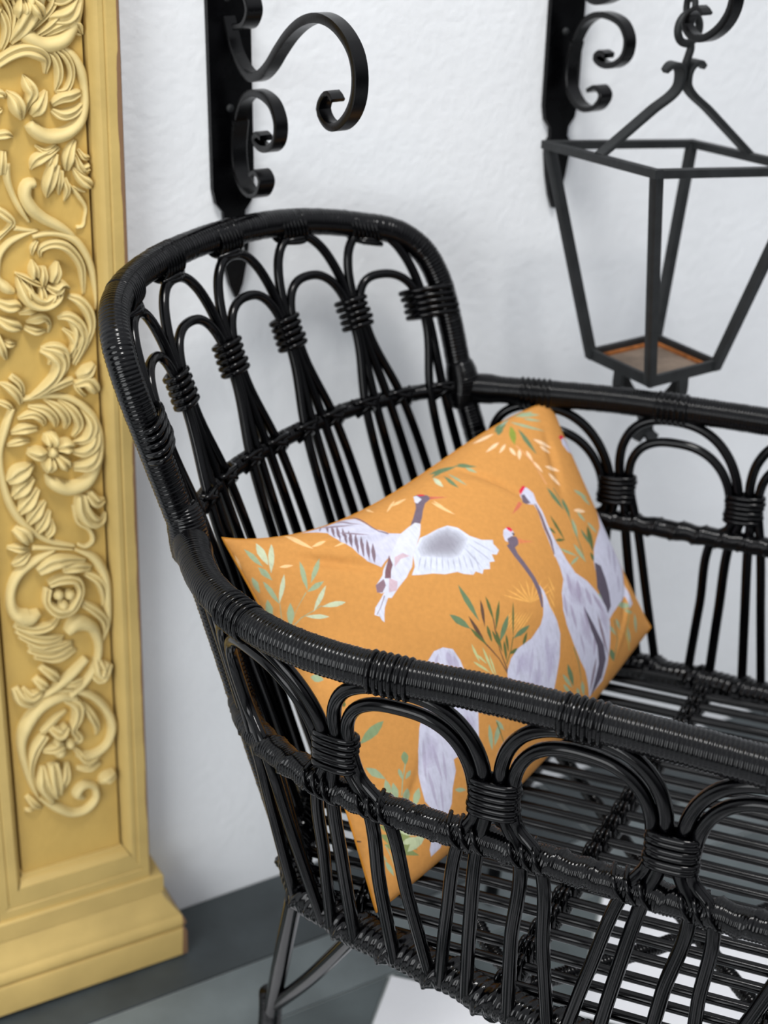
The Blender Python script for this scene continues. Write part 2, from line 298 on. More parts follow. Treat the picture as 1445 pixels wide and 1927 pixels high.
((128,108,118,100),"240 52 231 68 218 85 211 104 212 118 212 128 215 118 216 105 226 87 235 68"),
((128,108,118,100),"244 74 232 89 220 106 219 125 218 139 216 150 220 140 225 127 227 109 236 90"),
((128,108,118,100),"243 97 232 112 229 129 225 149 221 164 219 175 224 165 231 151 236 132 236 114"),
((128,108,118,100),"245 118 241 132 236 148 230 167 226 182 225 193 229 183 235 170 243 152 245 134"),
((128,108,118,100),"254 139 249 152 241 167 235 185 233 199 232 210 235 200 241 188 248 171 253 154"),
((128,108,118,100),"261 160 254 171 246 184 241 200 239 213 239 223 242 215 248 204 254 188 258 173"),
((128,108,118,100),"245 -5 224 12 215 25 209 37 206 45 205 52 209 45 214 37 221 25 228 11"),
((128,108,118,100),"220 3 217 3 226 -4 205 15 199 24 196 31 200 26 206 19 218 6 222 3"),
((150,132,146,100),"196 3 210 3 227 3 258 0 254 13 259 22 259 7 258 0 239 0 210 3"),
((150,132,146,100),"223 -4 217 17 227 32 242 46 255 56 265 63 257 53 246 38 234 21 224 8"),
((150,132,146,100),"248 0 265 0 257 19 262 47 271 65 278 77 273 62 266 41 267 8 265 0"),
((150,132,146,100),"220 69 225 82 232 97 244 112 255 122 265 130 256 120 247 107 238 91 229 78"),
((120,96,108,100),"251 0 291 0 287 35 286 82 285 132 300 157 302 154 288 129 289 79 292 30 291 0 251 0"),
((212,214,228,100),"325 174 348 167 372 162 380 175 360 207 334 235 317 253 301 283 280 302 251 316 225 332 215 324 218 309 211 308 205 297 210 281 237 264 256 242 276 222"),
((125,92,98,100),"273 219 269 252 248 283 236 275 255 249"),
((138,112,122,100),"233 275 229 294 214 307 204 300 210 280"),
((205,180,190,100),"281 233 301 233 310 251 290 246 270 260"),
((205,180,190,100),"245 279 257 300 244 321 226 315"),
((212,214,228,100),"217 309 219 326 202 346 193 364 187 380 184 372 184 361 176 350 185 334 203 321"),
((125,92,98,100),"214 316 194 340 180 352 181 353 195 341 215 318"),
((112,98,112,100),"357 165 377 146 404 116 423 84 433 65 446 69 456 90 454 109 431 116 412 136 395 158 380 174 372 162"),
((212,214,228,100),"431 66 438 70 436 94 419 101 417 92"),
((215,40,70,100),"440 65 451 77 452 88 441 76"),
((196,104,86,100),"456 100 487 137 450 111"),
((212,216,230,100),"355 216 374 218 403 217 429 222 446 243 458 284 478 313 503 330 498 341 502 366 490 374 479 365 476 388 463 382 455 400 440 391 432 401 420 384 411 389 391 372 381 358 354 347 332 328 312 317 292 304 306 287 317 253 334 235"),
((140,137,148,28),"361 220 401 219 428 226 445 259 450 289 425 309 410 320 387 315 356 290 330 267 334 243"),
((140,137,148,28),"364 226 400 225 423 231 439 260 443 287 421 305 408 314 387 310 360 288 337 267 341 246"),
((140,137,148,28),"368 232 399 231 419 236 433 261 436 285 417 300 405 309 388 304 364 285 344 267 348 249"),
((140,137,148,28),"372 238 398 237 415 241 426 263 429 282 413 295 403 303 388 299 368 283 351 267 354 252"),
((140,137,148,28),"375 243 397 243 411 246 420 264 422 280 409 291 401 297 389 294 372 281 359 268 361 255"),
((140,137,148,28),"379 249 396 249 406 252 414 265 416 278 405 286 399 291 390 289 376 278 366 268 368 258"),
((140,137,148,28),"382 255 394 255 402 257 408 266 409 275 402 281 397 285 390 283 381 276 373 268 374 261"),
((176,178,196,100),"331 266 325 272 319 280 314 289 310 297 307 303 310 298 315 291 321 282 327 274"),
((176,178,196,100),"341 274 336 280 330 288 324 297 321 305 318 311 321 306 326 299 332 290 337 281"),
((176,178,196,100),"351 281 346 287 340 296 335 306 332 314 329 320 333 315 337 307 343 298 347 289"),
((176,178,196,100),"361 288 356 295 351 304 347 314 343 322 341 329 344 323 348 315 354 305 358 296"),
((176,178,196,100),"371 296 367 303 362 312 358 322 355 331 353 337 356 331 360 324 365 313 369 304"),
((176,178,196,100),"382 303 378 311 374 320 370 331 367 340 365 346 368 340 372 332 376 321 379 312"),
((176,178,196,100),"392 311 389 319 385 328 382 339 379 348 378 355 380 349 384 340 388 329 390 319"),
((176,178,196,100),"406 314 402 323 398 334 394 347 392 357 391 364 393 357 397 347 401 335 403 324"),
((176,178,196,100),"416 322 413 331 410 342 407 355 405 366 404 373 406 366 409 356 412 343 415 332"),
((176,178,196,100),"428 330 425 339 422 351 419 364 418 375 417 383 419 375 422 365 425 352 426 340"),
((176,178,196,100),"439 338 436 347 434 359 432 373 431 384 431 392 432 384 434 373 437 360 438 348"),
((176,178,196,100),"428 304 429 320 431 339 434 361 438 378 440 391 439 378 437 360 434 338 431 319"),
((176,178,196,100),"442 299 446 315 451 333 458 354 464 371 469 383 466 370 461 353 454 332 448 314"),
((176,178,196,100),"456 297 460 310 467 326 475 343 482 357 488 367 483 356 477 342 469 324 462 309"),
]
CARVING=[
('leaf',"-199 10563 45 -68 10645 54 60 10679 59 177 10650 65 250 10583 46 243 10461 19"),
('leaf',"214 10697 28 313 10629 39 359 10529 39 361 10414 36 329 10300 14"),
('leaf',"284 10719 23 400 10641 37 472 10524 34 474 10408 30 416 10304 28 329 10300 14"),
('stem',"-64 10708 14 149 10740 23 335 10709 28 485 10621 42 566 10486 48 602 10319 38 594 10151 43 524 10003 58 377 9911 67 218 9905 66 101 9980 61 61 10033 47"),
('leaf',"556 10279 34 466 10259 52 369 10240 47 287 10186 28"),
('leaf',"577 10169 29 476 10108 48 369 10089 48 284 10136 24"),
('leaf',"37 10463 7 67 10388 51 104 10304 56 64 10224 37 32 10118 14"),
('leaf',"242 10313 19 195 10241 51 137 10153 65 91 10098 28"),
('leaf',"-124 10325 14 -61 10256 60 -33 10172 69 3 10070 23"),
('leaf',"-218 10314 41 -168 10303 36 -137 10260 14"),
('leaf',"-229 10159 36 -169 10172 14"),
('leaf',"456 11032 19 418 10970 42 328 10885 42 195 10802 26 -22 10707 11"),
('leaf',"607 10787 11 567 10861 40 482 10888 42 368 10852 42 219 10777 18"),
('stem',"589 10780 14 513 10815 23 391 10803 23 235 10769 11"),
('stem',"491 10727 11 440 10745 23 353 10740 11"),
('leaf',"-162 11065 9 -118 10994 36 -85 10883 36 -101 10773 34 -141 10680 23"),
('leaf',"-107 11148 22 -57 11046 27 -40 10929 27 -48 10819 27"),
('leaf',"-9 11146 27 9 11045 31 -8 10912 34 -52 10756 23"),
('leaf',"208 11156 82 150 11025 86 57 10886 77 -62 10740 32"),
('leaf',"376 11137 37 337 11043 35 201 10905 29 67 10783 14"),
('leaf',"91 11144 23 85 11050 27 24 10887 18"),
('leaf',"108 9828 11 193 9771 30 310 9813 24"),
('leaf',"51 9610 8 100 9692 52 191 9737 46 335 9794 21"),
('leaf',"217 9588 14 248 9664 48 297 9746 34"),
('leaf',"395 9574 24 400 9669 53 442 9787 41 490 9852 19"),
('leaf',"616 9679 20 563 9691 31 512 9764 15"),
('leaf',"591 9532 29 522 9599 37 475 9733 16"),
('leaf',"-246 9937 37 -151 9947 39 -89 9918 11"),
('leaf',"-187 9799 28 -212 9699 43 -219 9592 43"),
('leaf',"279 9650 54 233 9537 60 197 9433 52 191 9336 11"),
('leaf',"335 9587 32 309 9473 37 307 9355 9"),
('leaf',"361 9507 30 385 9397 30 354 9292 9"),
('leaf',"456 9597 17 512 9505 42 590 9439 51 639 9395 13"),
('leaf',"608 9595 40 546 9590 31 488 9624 13"),
('stem',"566 9362 13 506 9387 20 447 9422 9"),
('stem',"408 9445 15 503 9318 24 559 9213 19 544 9114 17 519 9036 20 458 9032 20"),
('stem',"81 9482 48 12 9478 58 -19 9384 61 28 9263 62 140 9153 52 286 9059 46 403 8967 31 481 8878 11"),
('stem',"-168 9684 37 -169 9542 35 -130 9394 29 -71 9262 30 9 9126 16"),
('leaf',"-294 9273 40 -212 9207 44 -158 9143 34 -201 9088 23 -315 8991 32"),
('stem',"-142 9082 27 -16 9050 21 83 9040 13"),
('stem',"30 8985 24 181 9000 30 322 8975 37 441 8902 42 527 8771 43 583 8620 37 607 8460 27 615 8301 16 605 8196 9"),
('stem',"83 9040 11 -68 9005 26 -201 8949 35 -286 8859 35 -320 8723 30 -323 8622 30 -260 8523 54 -184 8473 32"),
('leaf',"97 8777 11 92 8848 30 195 8898 41 316 8875 48 414 8783 44 480 8652 38 494 8526 31 497 8369 18"),
('leaf',"13 8806 9 24 8886 26 77 8940 17"),
('petal',"6 8767 9 12 8705 41 16 8603 50"),
('petal',"102 8695 31 96 8593 42 91 8512 31"),
('petal',"247 8730 13 221 8641 53 185 8542 51"),
('petal',"-161 8659 9 -84 8615 26 12 8552 30 111 8499 18"),
('petal',"355 8449 13 275 8500 42 211 8456 51 131 8497 29"),
('petal',"-144 8622 17 -102 8504 60 -38 8393 76 91 8336 62 207 8384 58 293 8446 18"),
('petal',"-48 8559 22 -44 8456 44 -10 8359 33"),
('petal',"71 8514 22 75 8421 46 70 8328 44"),
('petal',"211 8466 22 196 8385 44 140 8308 33"),
('leaf',"-359 8393 38 -263 8349 58 -163 8337 50 -125 8301 16"),
('leaf',"-371 8240 30 -275 8175 61 -177 8130 50 -129 8092 13"),
('leaf',"-149 8252 17 -45 8280 42 36 8270 22"),
('leaf',"-84 8160 13 -1 8180 46 82 8190 42 139 8109 20 124 8026 13"),
('leaf',"-107 8110 28 -8 8065 42 105 8050 18"),
('leaf',"340 8367 25 432 8324 47 521 8207 52 546 8054 43 495 7889 32 400 7685 18"),
('leaf',"225 8161 18 319 8170 47 420 8092 52 467 7957 48 427 7811 38 356 7669 30"),
('leaf',"271 8049 18 351 7973 37 386 7839 38 359 7713 25"),
('leaf',"42 7877 18 147 7884 43 238 7839 56 274 7725 52"),
('leaf',"114 7857 18 130 7768 20 115 7698 18"),
('leaf',"-328 8004 13 -279 7976 39 -199 7954 17"),
('leaf',"-383 8064 39 -344 7922 46 -301 7810 17"),
('leaf',"39 7868 34 143 7817 63 209 7714 64 166 7590 54 32 7461 46 -116 7372 23"),
('leaf',"128 7874 31 249 7783 54 261 7669 43 181 7532 31"),
('leaf',"343 7507 35 197 7492 47 67 7437 31 -81 7367 19"),
('leaf',"570 7642 32 475 7581 65 381 7539 31"),
('leaf',"358 7448 31 471 7487 65 558 7378 56 584 7326 16"),
('leaf',"462 7317 24 376 7426 28 361 7504 16"),
('leaf',"-384 7583 15 -300 7533 45 -220 7427 45 -191 7328 19"),
('leaf',"-275 7640 34 -193 7553 34 -167 7418 23"),
('leaf',"-432 7405 22 -331 7351 34 -266 7265 15"),
('leaf',"341 8155 31 407 8037 54 380 7875 47 301 7738 31"),
('leaf',"463 8084 31 492 7933 35 448 7772 24"),
('stem',"-223 7371 23 10 7390 35 279 7327 35 456 7183 44 568 6970 46 595 6728 41 539 6538 53 417 6380 73 226 6347 76 64 6449 63 4 6540 16"),
('leaf',"-361 6921 15 -234 6955 40 -130 6937 23"),
('leaf',"-317 7047 19 -189 7082 52 -50 7057 35"),
('leaf',"-236 7185 15 -91 7217 42 4 7144 41 30 7063 16"),
('leaf',"-121 7298 19 37 7243 48 130 7122 47 143 7033 20"),
('leaf',"43 7346 15 173 7240 49 248 7102 47 233 6998 18"),
('leaf',"187 7323 20 317 7187 49 377 7022 44 311 6897 24"),
('leaf',"402 7211 20 504 7020 56 450 6872 54 299 6831 20"),
('leaf',"559 6971 36 513 6802 61 396 6724 56 303 6731 24"),
('leaf',"586 6729 41 465 6592 77 294 6564 40"),
('stem',"-281 7306 34 -365 7112 44 -436 6876 38 -437 6606 38 -370 6276 45 -240 6028 45 6 5790 36 267 5670 20"),
('leaf',"-388 6537 42 -275 6613 89 -110 6680 27"),
('leaf',"-347 6351 35 -249 6451 78 -113 6523 27"),
('leaf',"-305 6163 35 -205 6283 74 -73 6396 28"),
('leaf',"-222 6024 35 -121 6165 67 -8 6243 20"),
('leaf',"-137 5904 32 -54 6029 56 30 6134 20"),
('leaf',"-48 5823 24 33 5929 36 39 6030 14"),
('petal',"83 6840 27 73 6930 78 50 6998 43"),
('petal',"122 6814 28 215 6836 71 297 6801 40"),
('petal',"109 6757 28 187 6654 68 235 6576 36"),
('petal',"62 6746 28 39 6652 67 25 6580 39"),
('petal',"38 6800 27 -72 6800 66 -166 6827 35"),
('knob',"80 6792 63"),
('leaf',"354 6251 57 365 6085 81 454 5942 78 569 5918 41 612 5993 17"),
('leaf',"430 6256 53 521 6135 57 614 6137 29"),
('leaf',"-440 5806 20 -313 5778 47 -204 5733 20"),
('leaf',"-352 6011 43 -265 5932 79 -208 5816 44"),
('leaf',"-400 5591 24 -302 5652 47 -206 5692 20"),
('stem',"272 6145 16 319 5930 24 439 5821 31 462 5690 29 382 5640 29 297 5684 18"),
('stem',"-184 5749 28 2 5708 28 246 5633 14"),
('stem',"265 5628 16 453 5501 46 562 5283 55 588 4972 51 575 4643 38 505 4436 21"),
('stem',"57 5675 24 -156 5598 44 -352 5476 55 -441 5266 51 -418 5048 64 -292 4951 93 -156 4982 45"),
('leaf',"-145 5470 52 -8 5543 77 183 5541 49 374 5477 25"),
('leaf',"119 5429 45 255 5440 58 428 5379 33"),
('leaf',"367 5329 37 499 5212 50 551 5025 38 544 4873 21"),
('petal',"-42 5297 36 76 5333 49 248 5293 49 285 5176 41 236 5058 50 153 4970 58 17 4982 66 -73 5091 41 -53 5257 41"),
('knob',"47 5165 61"),
('knob',"166 5140 62"),
('knob',"88 5029 66"),
('leaf',"-429 4900 36 -244 4809 49 -51 4803 41 70 4882 16"),
('leaf',"-381 4757 36 -160 4611 49 74 4594 25"),
('leaf',"-298 4560 37 -71 4466 45 186 4475 21"),
('leaf',"310 4975 38 425 4880 50 537 4719 45 550 4537 26"),
('stem',"127 4669 54 220 4756 88 376 4694 72 466 4469 51 446 4247 43 303 4012 47 94 3864 51"),
('leaf',"-411 4832 40 -247 4717 50 -35 4637 46 96 4627 16"),
('leaf',"-296 4631 36 -62 4545 46 179 4531 23"),
('leaf',"-241 4468 37 -5 4404 51 218 4420 19"),
('leaf',"-185 4328 41 -61 4193 56 21 4068 19"),
('stem',"324 4290 47 113 4119 59 -118 3980 47 -254 3917 19"),
('stem',"-74 3967 23 148 3930 40 368 3788 48 520 3560 51 576 3329 52 501 3109 47 333 3026 51 150 3084 39"),
('stem',"187 3815 43 11 3892 61 -215 3829 70 -382 3646 76 -451 3432 56 -428 3108 42 -368 2819 33 -302 2605 17"),
('leaf',"436 4285 33 474 4096 82 588 4090 39"),
('leaf',"568 4173 53 448 4026 67 361 4127 29"),
('leaf',"-480 4134 41 -424 3992 64 -299 3904 42 -164 3942 23"),
('leaf',"-395 4110 23 -315 3998 55 -181 4024 37"),
('leaf',"-258 4198 41 -177 4099 56 -115 4030 23"),
('leaf',"-24 4056 19 153 4031 43 311 4025 29"),
('leaf',"252 3744 24 335 3562 48 396 3384 36 390 3265 17"),
('leaf',"54 3853 42 183 3738 64 175 3583 57 122 3440 43 183 3289 48 90 3264 34"),
('leaf',"-193 3458 56 -314 3311 56 -373 3090 37 -349 2758 19"),
('leaf',"68 3693 24 -47 3649 33 -225 3493 42"),
('leaf',"-241 3047 33 -253 2835 81 -143 2579 62"),
('leaf',"-126 3064 62 -116 2844 81 -94 2618 53"),
('leaf',"31 3014 24 0 2861 58 -56 2688 43"),
('leaf',"579 2699 55 458 2669 69 408 2603 30"),
('leaf',"-443 2708 28 -381 2605 43 -286 2490 19"),
('leaf',"-477 2528 19 -364 2522 24"),
('leaf',"131 3171 24 261 2994 51 425 2997 29"),
('leaf',"140 2897 24 279 2879 46 421 2889 25"),
('petal',"-143 3547 38 -35 3462 66 58 3513 38"),
('petal',"-238 3273 28 -114 3274 47 0 3292 52"),
('knob',"-46 3199 71"),
('knob',"72 3270 57"),
('knob',"-65 3339 47"),
('stem',"-300 2632 29 -116 2445 53 63 2308 51 228 2307 49 348 2427 45 324 2589 42 198 2645 54 123 2559 59 201 2463 29"),
]
ORANGE=(202,143,76)
CUSH=[[-0.1447, 1.1741, 0.68], [0.1775, 1.4891, 0.69], [0.0009, 0.992, 0.412], [0.3, 1.419, 0.45]]
# ------------------------------------------------------------------ helpers
def lin(c):
    c=np.asarray(c,float)/255;return np.where(c<=.04045,c/12.92,((c+.055)/1.055)**2.4)
def mat(name,rgb,rough=.5,spec=.5,noise=0,nscale=20,bump=0,bscale=200,metal=0,rvar=0):
    m=bpy.data.materials.new(name);m.use_nodes=True;n=m.node_tree.nodes;L=m.node_tree.links;b=n['Principled BSDF']
    c=lin(rgb);b.inputs['Base Color'].default_value=(*c,1);b.inputs['Roughness'].default_value=rough;b.inputs['Specular IOR Level'].default_value=spec;b.inputs['Metallic'].default_value=metal
    t=n.new('ShaderNodeTexCoord')
    if noise:
        x=n.new('ShaderNodeTexNoise');x.inputs['Scale'].default_value=nscale;x.inputs['Detail'].default_value=5;L.new(t.outputs['Object'],x.inputs[0])
        r=n.new('ShaderNodeValToRGB');r.color_ramp.elements[0].position=.3;r.color_ramp.elements[1].position=.7
        r.color_ramp.elements[0].color=(*np.clip(c*(1-noise),0,1),1);r.color_ramp.elements[1].color=(*np.clip(c*(1+noise),0,1),1)
        L.new(x.outputs[0],r.inputs[0]);L.new(r.outputs[0],b.inputs['Base Color'])
    if bump:
        x=n.new('ShaderNodeTexNoise');x.inputs['Scale'].default_value=bscale;x.inputs['Detail'].default_value=6;L.new(t.outputs['Object'],x.inputs[0])
        u=n.new('ShaderNodeBump');u.inputs['Strength'].default_value=1;u.inputs['Distance'].default_value=bump;L.new(x.outputs[0],u.inputs['Height']);L.new(u.outputs[0],b.inputs['Normal'])
    if rvar:
        x=n.new('ShaderNodeTexNoise');x.inputs['Scale'].default_value=60;L.new(t.outputs['Object'],x.inputs[0])
        q=n.new('ShaderNodeMapRange');q.inputs['To Min'].default_value=rough-rvar;q.inputs['To Max'].default_value=rough+rvar;L.new(x.outputs[0],q.inputs[0]);L.new(q.outputs[0],b.inputs['Roughness'])
    return m
class MB:
    def __init__(s): s.v=[];s.f=[];s.n=0
    def add(s,V,F):
        V=np.asarray(V,float);s.v.append(V);s.f+= [tuple(int(i)+s.n for i in f) for f in F];s.n+=len(V);return s
def link(o,parent=None):
    sc.collection.objects.link(o)
    if parent is not None: o.parent=parent
    return o
def build(name,mb,m,parent=None,smooth=True,sharp=None):
    V=np.concatenate(mb.v)
    if parent is not None:
        Mi=np.array(parent.matrix_world.inverted() if parent.parent is None else (parent.parent.matrix_world@parent.matrix_basis).inverted())
        V=V@Mi[:3,:3].T+Mi[:3,3]
    me=bpy.data.meshes.new(name);me.from_pydata(V.tolist(),[],mb.f);me.update()
    if smooth:
        me.polygons.foreach_set('use_smooth',np.ones(len(me.polygons),bool))
        if sharp: me.set_sharp_from_angle(angle=math.radians(sharp))
    me.materials.append(m)
    return link(bpy.data.objects.new(name,me),parent)
def empty(name,loc,label,cat,group=None):
    o=bpy.data.objects.new(name,None);o.location=loc;o.empty_display_size=.05;link(o);o['label']=label;o['category']=cat
    if group:o['group']=group
    o.matrix_world=Matrix.Translation(loc);return o
def unit(a): a=np.asarray(a,float);return a/np.linalg.norm(a)
def cr_spline(pts,n=None,step=None):
    P=np.asarray(pts,float);Q=np.vstack([2*P[0]-P[1],P,2*P[-1]-P[-2]])
    out=[]
    for i in range(1,len(Q)-2):
        p0,p1,p2,p3=Q[i-1:i+3];d1=max(np.linalg.norm(p2-p1),1e-9)
        d0=max(np.linalg.norm(p1-p0),1e-9);d2=max(np.linalg.norm(p3-p2),1e-9)
        m1=((p1-p0)/d0*d1+(p2-p1))/2 if i>1 else (p2-p1);m2=((p3-p2)/d2*d1+(p2-p1))/2 if i<len(Q)-3 else (p2-p1)
        x=np.linspace(0,1,24,endpoint=False)[:,None]
        out.append((2*x**3-3*x*x+1)*p1+(x**3-2*x*x+x)*m1+(-2*x**3+3*x*x)*p2+(x**3-x*x)*m2)
    out.append(P[-1:]);D=np.vstack(out)
    s=np.r_[0,np.cumsum(np.linalg.norm(np.diff(D,axis=0),axis=1))]
    k=n if n else max(2,int(round(s[-1]/step))+1);u=np.linspace(0,s[-1],k)
    return np.stack([np.interp(u,s,D[:,j]) for j in range(3)],1)
def frames(P,closed=False):
    T=np.gradient(P,axis=0)
    if closed: T=np.roll(P,-1,0)-np.roll(P,1,0)
    T/=np.linalg.norm(T,axis=1)[:,None]+1e-12
    a=np.array([0,0,1.]) if abs(T[0][2])<.9 else np.array([1.,0,0])
    A=np.zeros_like(P);A[0]=unit(a-T[0]*(a@T[0]))
    for i in range(1,len(P)):
        v=A[i-1]-T[i]*(A[i-1]@T[i]);A[i]=v/(np.linalg.norm(v)+1e-12)
    return T,A,np.cross(T,A)
def grid_faces(n,m,closed_n=False):
    i=np.arange(n if closed_n else n-1)[:,None];j=np.arange(m)[None,:]
    a=(i*m+j);b=(i*m+(j+1)%m);c=(((i+1)%n)*m+(j+1)%m);d=(((i+1)%n)*m+j)
    return np.stack([a,b,c,d],-1).reshape(-1,4)
def tube(mb,P,r,seg=10,closed=False,cap=True,ridge=None,round_end=False):
    P=np.asarray(P,float);n=len(P);T,A,B=frames(P,closed)
    th=np.linspace(0,2*math.pi,seg,endpoint=False)
    R=np.broadcast_to(np.asarray(r,float).reshape(-1,1) if np.ndim(r) else np.full((n,1),float(r)),(n,1)).copy()
    if round_end and not closed:
        R[0]*=.5;R[-1]*=.5
    RR=np.broadcast_to(R,(n,seg)) if ridge is None else R+ridge
    V=P[:,None]+RR[...,None]*(A[:,None]*np.cos(th)[None,:,None]+B[:,None]*np.sin(th)[None,:,None])
    F=[tuple(f) for f in grid_faces(n,seg,closed)]
    if cap and not closed: F+= [tuple(range(seg))[::-1],tuple(range((n-1)*seg,n*seg))]
    return mb.add(V.reshape(-1,3),F)
def wrapped(mb,pts,r,pitch,amp,helix=0,seg=18,sub=5,lump=0,pw=.7,jit=.35,bundle=0,taper=False):
    P=cr_spline(pts,step=pitch/sub);n=len(P);th=np.linspace(0,2*math.pi,seg,endpoint=False)
    s=np.arange(n)/sub
    s=s+jit*np.interp(np.arange(n)/60,np.arange(n//60+2),rng.uniform(-1,1,n//60+2)) # uneven coils
    ph=s[:,None]+helix*np.sin(th)[None,:]*.5+ (helix*th[None,:]/(2*math.pi) if helix else 0)
    rid=amp*(np.abs(np.sin(math.pi*ph))**pw-.6)
    k=np.floor(ph).astype(int);h=np.sin(k*12.9898)*43758.5453;h=h-np.floor(h);rid=rid+(amp*.5*(h-.5) if not helix else 0)
    if lump: rid=rid+lump*np.sin(2*math.pi*(s[:,None]/9.5+th[None,:]/(2*math.pi)))+lump*.6*np.sin(2*math.pi*(s[:,None]/6.3-th[None,:]/(2*math.pi)))
    if bundle:
        q=(s[:,None]/bundle+th[None,:]/(2*math.pi))%1;rid=rid+amp*1.6*np.exp(-((q-.5)/.07)**2)
    if taper: r=r*(.68+.32*np.sin(math.pi*np.linspace(0,1,n))**.5)
    return tube(mb,P,r,seg,ridge=rid)
def loop(mb,c,a,b,r,n=20,seg=7,p=2.0):
    """closed strand around centre c with half axes a and b (superellipse)"""
    t=np.linspace(0,2*math.pi,n,endpoint=False);ca,sa=np.cos(t),np.sin(t);e=2/p
    P=np.asarray(c)+np.sign(ca)[:,None]*(np.abs(ca)**e)[:,None]*a+np.sign(sa)[:,None]*(np.abs(sa)**e)[:,None]*b
    return tube(mb,P,r,seg,closed=True)
def bar(mb,P,wdir,wd,tk,closed=False):
    """flat bar: width wd along wdir, thickness tk in the plane of the curve"""
    P=np.asarray(P,float);n=len(P);T=np.gradient(P,axis=0);T/=np.linalg.norm(T,axis=1)[:,None];wdir=unit(wdir)
    N_=np.cross(T,wdir);N_/=np.linalg.norm(N_,axis=1)[:,None];wd=np.broadcast_to(wd,(n,))[:,None];tk=np.broadcast_to(tk,(n,))[:,None]
    c=.18;prof=[(-.5,-.5+c),(-.5+c*.3,-.5),(.5-c*.3,-.5),(.5,-.5+c),(.5,.5-c),(.5-c*.3,.5),(-.5+c*.3,.5),(-.5,.5-c)]
    V=np.stack([P+wdir*wd*x+N_*tk*y for x,y in prof],1)
    F=[tuple(f) for f in grid_faces(n,8)]+[tuple(range(8))[::-1],tuple(range((n-1)*8,n*8))]
    return mb.add(V.reshape(-1,3),F)
def box(mb,lo,hi,bev=0,M=None,off=(0,0,0)):
    x0,y0,z0=lo;x1,y1,z1=hi
    if bev:
        V=[];b=bev
        for z,i in ((z0,b),(z0+b,0),(z1-b,0),(z1,b)):
            V+= [(x0+i,y0+i,z),(x1-i,y0+i,z),(x1-i,y1-i,z),(x0+i,y1-i,z)]
        F=[(3,2,1,0),(12,13,14,15)]+[(k*4+j,k*4+(j+1)%4,(k+1)*4+(j+1)%4,(k+1)*4+j) for k in range(3) for j in range(4)]
    else:
        V=[(x0,y0,z0),(x1,y0,z0),(x1,y1,z0),(x0,y1,z0),(x0,y0,z1),(x1,y0,z1),(x1,y1,z1),(x0,y1,z1)]
        F=[(3,2,1,0),(4,5,6,7),(0,1,5,4),(1,2,6,5),(2,3,7,6),(3,0,4,7)]
    V=np.array(V,float)
    if M is not None: V=V@np.asarray(M)+np.asarray(off)
    return mb.add(V,F)
# ------------------------------------------------------------------ materials
M_black=mat('black_lacquered_rattan',(1,1,2),.16,.27,noise=.3,nscale=90,rvar=.07)
M_cane=mat('black_lacquered_cane',(1,1,2),.15,.24,noise=.25,nscale=50,rvar=.06)
M_iron=mat('black_painted_iron',(2,2,3),.28,.22,noise=.3,nscale=60,bump=.00015,bscale=90,rvar=.08)
M_lantern=mat('worn_black_iron',(30,32,33),.55,.4,noise=.35,nscale=50,bump=.0004,bscale=150)
M_rust=mat('rusty_sheet',(112,98,86),.8,.3,noise=.35,nscale=30,bump=.0005,bscale=120)
M_rustedge=mat('orange_rust',(150,92,48),.85,.2,noise=.4,nscale=80)
M_wall=mat('white_plaster',(236,238,240),.9,.2,noise=.02,nscale=6,bump=.0010,bscale=85)
M_slate=mat('dark_slate',(60,66,68),.5,.4,noise=.22,nscale=14,bump=.0006,bscale=60,rvar=.1)
M_slate2=mat('mid_slate',(108,116,117),.5,.4,noise=.2,nscale=12,bump=.0006,bscale=60,rvar=.1)
M_slate3=mat('charcoal_slate',(84,92,93),.45,.4,noise=.25,nscale=12,bump=.0006,bscale=60,rvar=.1)
M_white=mat('white_floor_tile',(240,240,243),.4,.4,noise=.03,nscale=9)
M_grout=mat('grey_grout',(165,170,168),.9,.2,noise=.1,nscale=60)
# ochre paint with brown wear along outer edges and glaze in the grain
def ochre(name,wear=.0,pt=(216,190,124)):
    m=mat(name,pt,.55,.35,noise=.07,nscale=22,bump=.0004,bscale=160);n=m.node_tree.nodes;L=m.node_tree.links;b=n['Principled BSDF']
    if wear:
        src=b.inputs['Base Color'].links[0].from_socket
        t=n.new('ShaderNodeTexCoord');s=n.new('ShaderNodeSeparateXYZ');L.new(t.outputs['Object'],s.inputs[0])
        a=n.new('ShaderNodeMath');a.operation='ABSOLUTE';L.new(s.outputs['X'],a.inputs[0])
        mr=n.new('ShaderNodeMapRange');mr.inputs['From Min'].default_value=wear-.013;mr.inputs['From Max'].default_value=wear+.001;L.new(a.outputs[0],mr.inputs[0])
        mp=n.new('ShaderNodeMapping');mp.inputs['Scale'].default_value=(60,60,7);L.new(t.outputs['Object'],mp.inputs[0])
        x=n.new('ShaderNodeTexNoise');x.inputs['Scale'].default_value=1;x.inputs['Detail'].default_value=6;L.new(mp.outputs[0],x.inputs[0])
        mu=n.new('ShaderNodeMath');mu.operation='ADD';L.new(mr.outputs[0],mu.inputs[0]);L.new(x.outputs[0],mu.inputs[1])
        st=n.new('ShaderNodeMapRange');st.inputs['From Min'].default_value=1.12;st.inputs['From Max'].default_value=1.17;L.new(mu.outputs[0],st.inputs[0])
        mx=n.new('ShaderNodeMix');mx.data_type='RGBA';L.new(st.outputs[0],mx.inputs[0]);L.new(src,mx.inputs[6]);mx.inputs[7].default_value=(*lin((128,98,72)),1);L.new(mx.outputs[2],b.inputs['Base Color'])
    return m
M_ochre=ochre('ochre_paint_lit',0,(214,193,134));M_ochre_w=ochre('ochre_paint_worn_shaded_frame',.0925,(192,165,100));M_ochre_b=ochre('ochre_paint_worn_base',.126,(196,168,103))  # paler carving holds highlights, deeper frame holds shade, both put into the colour
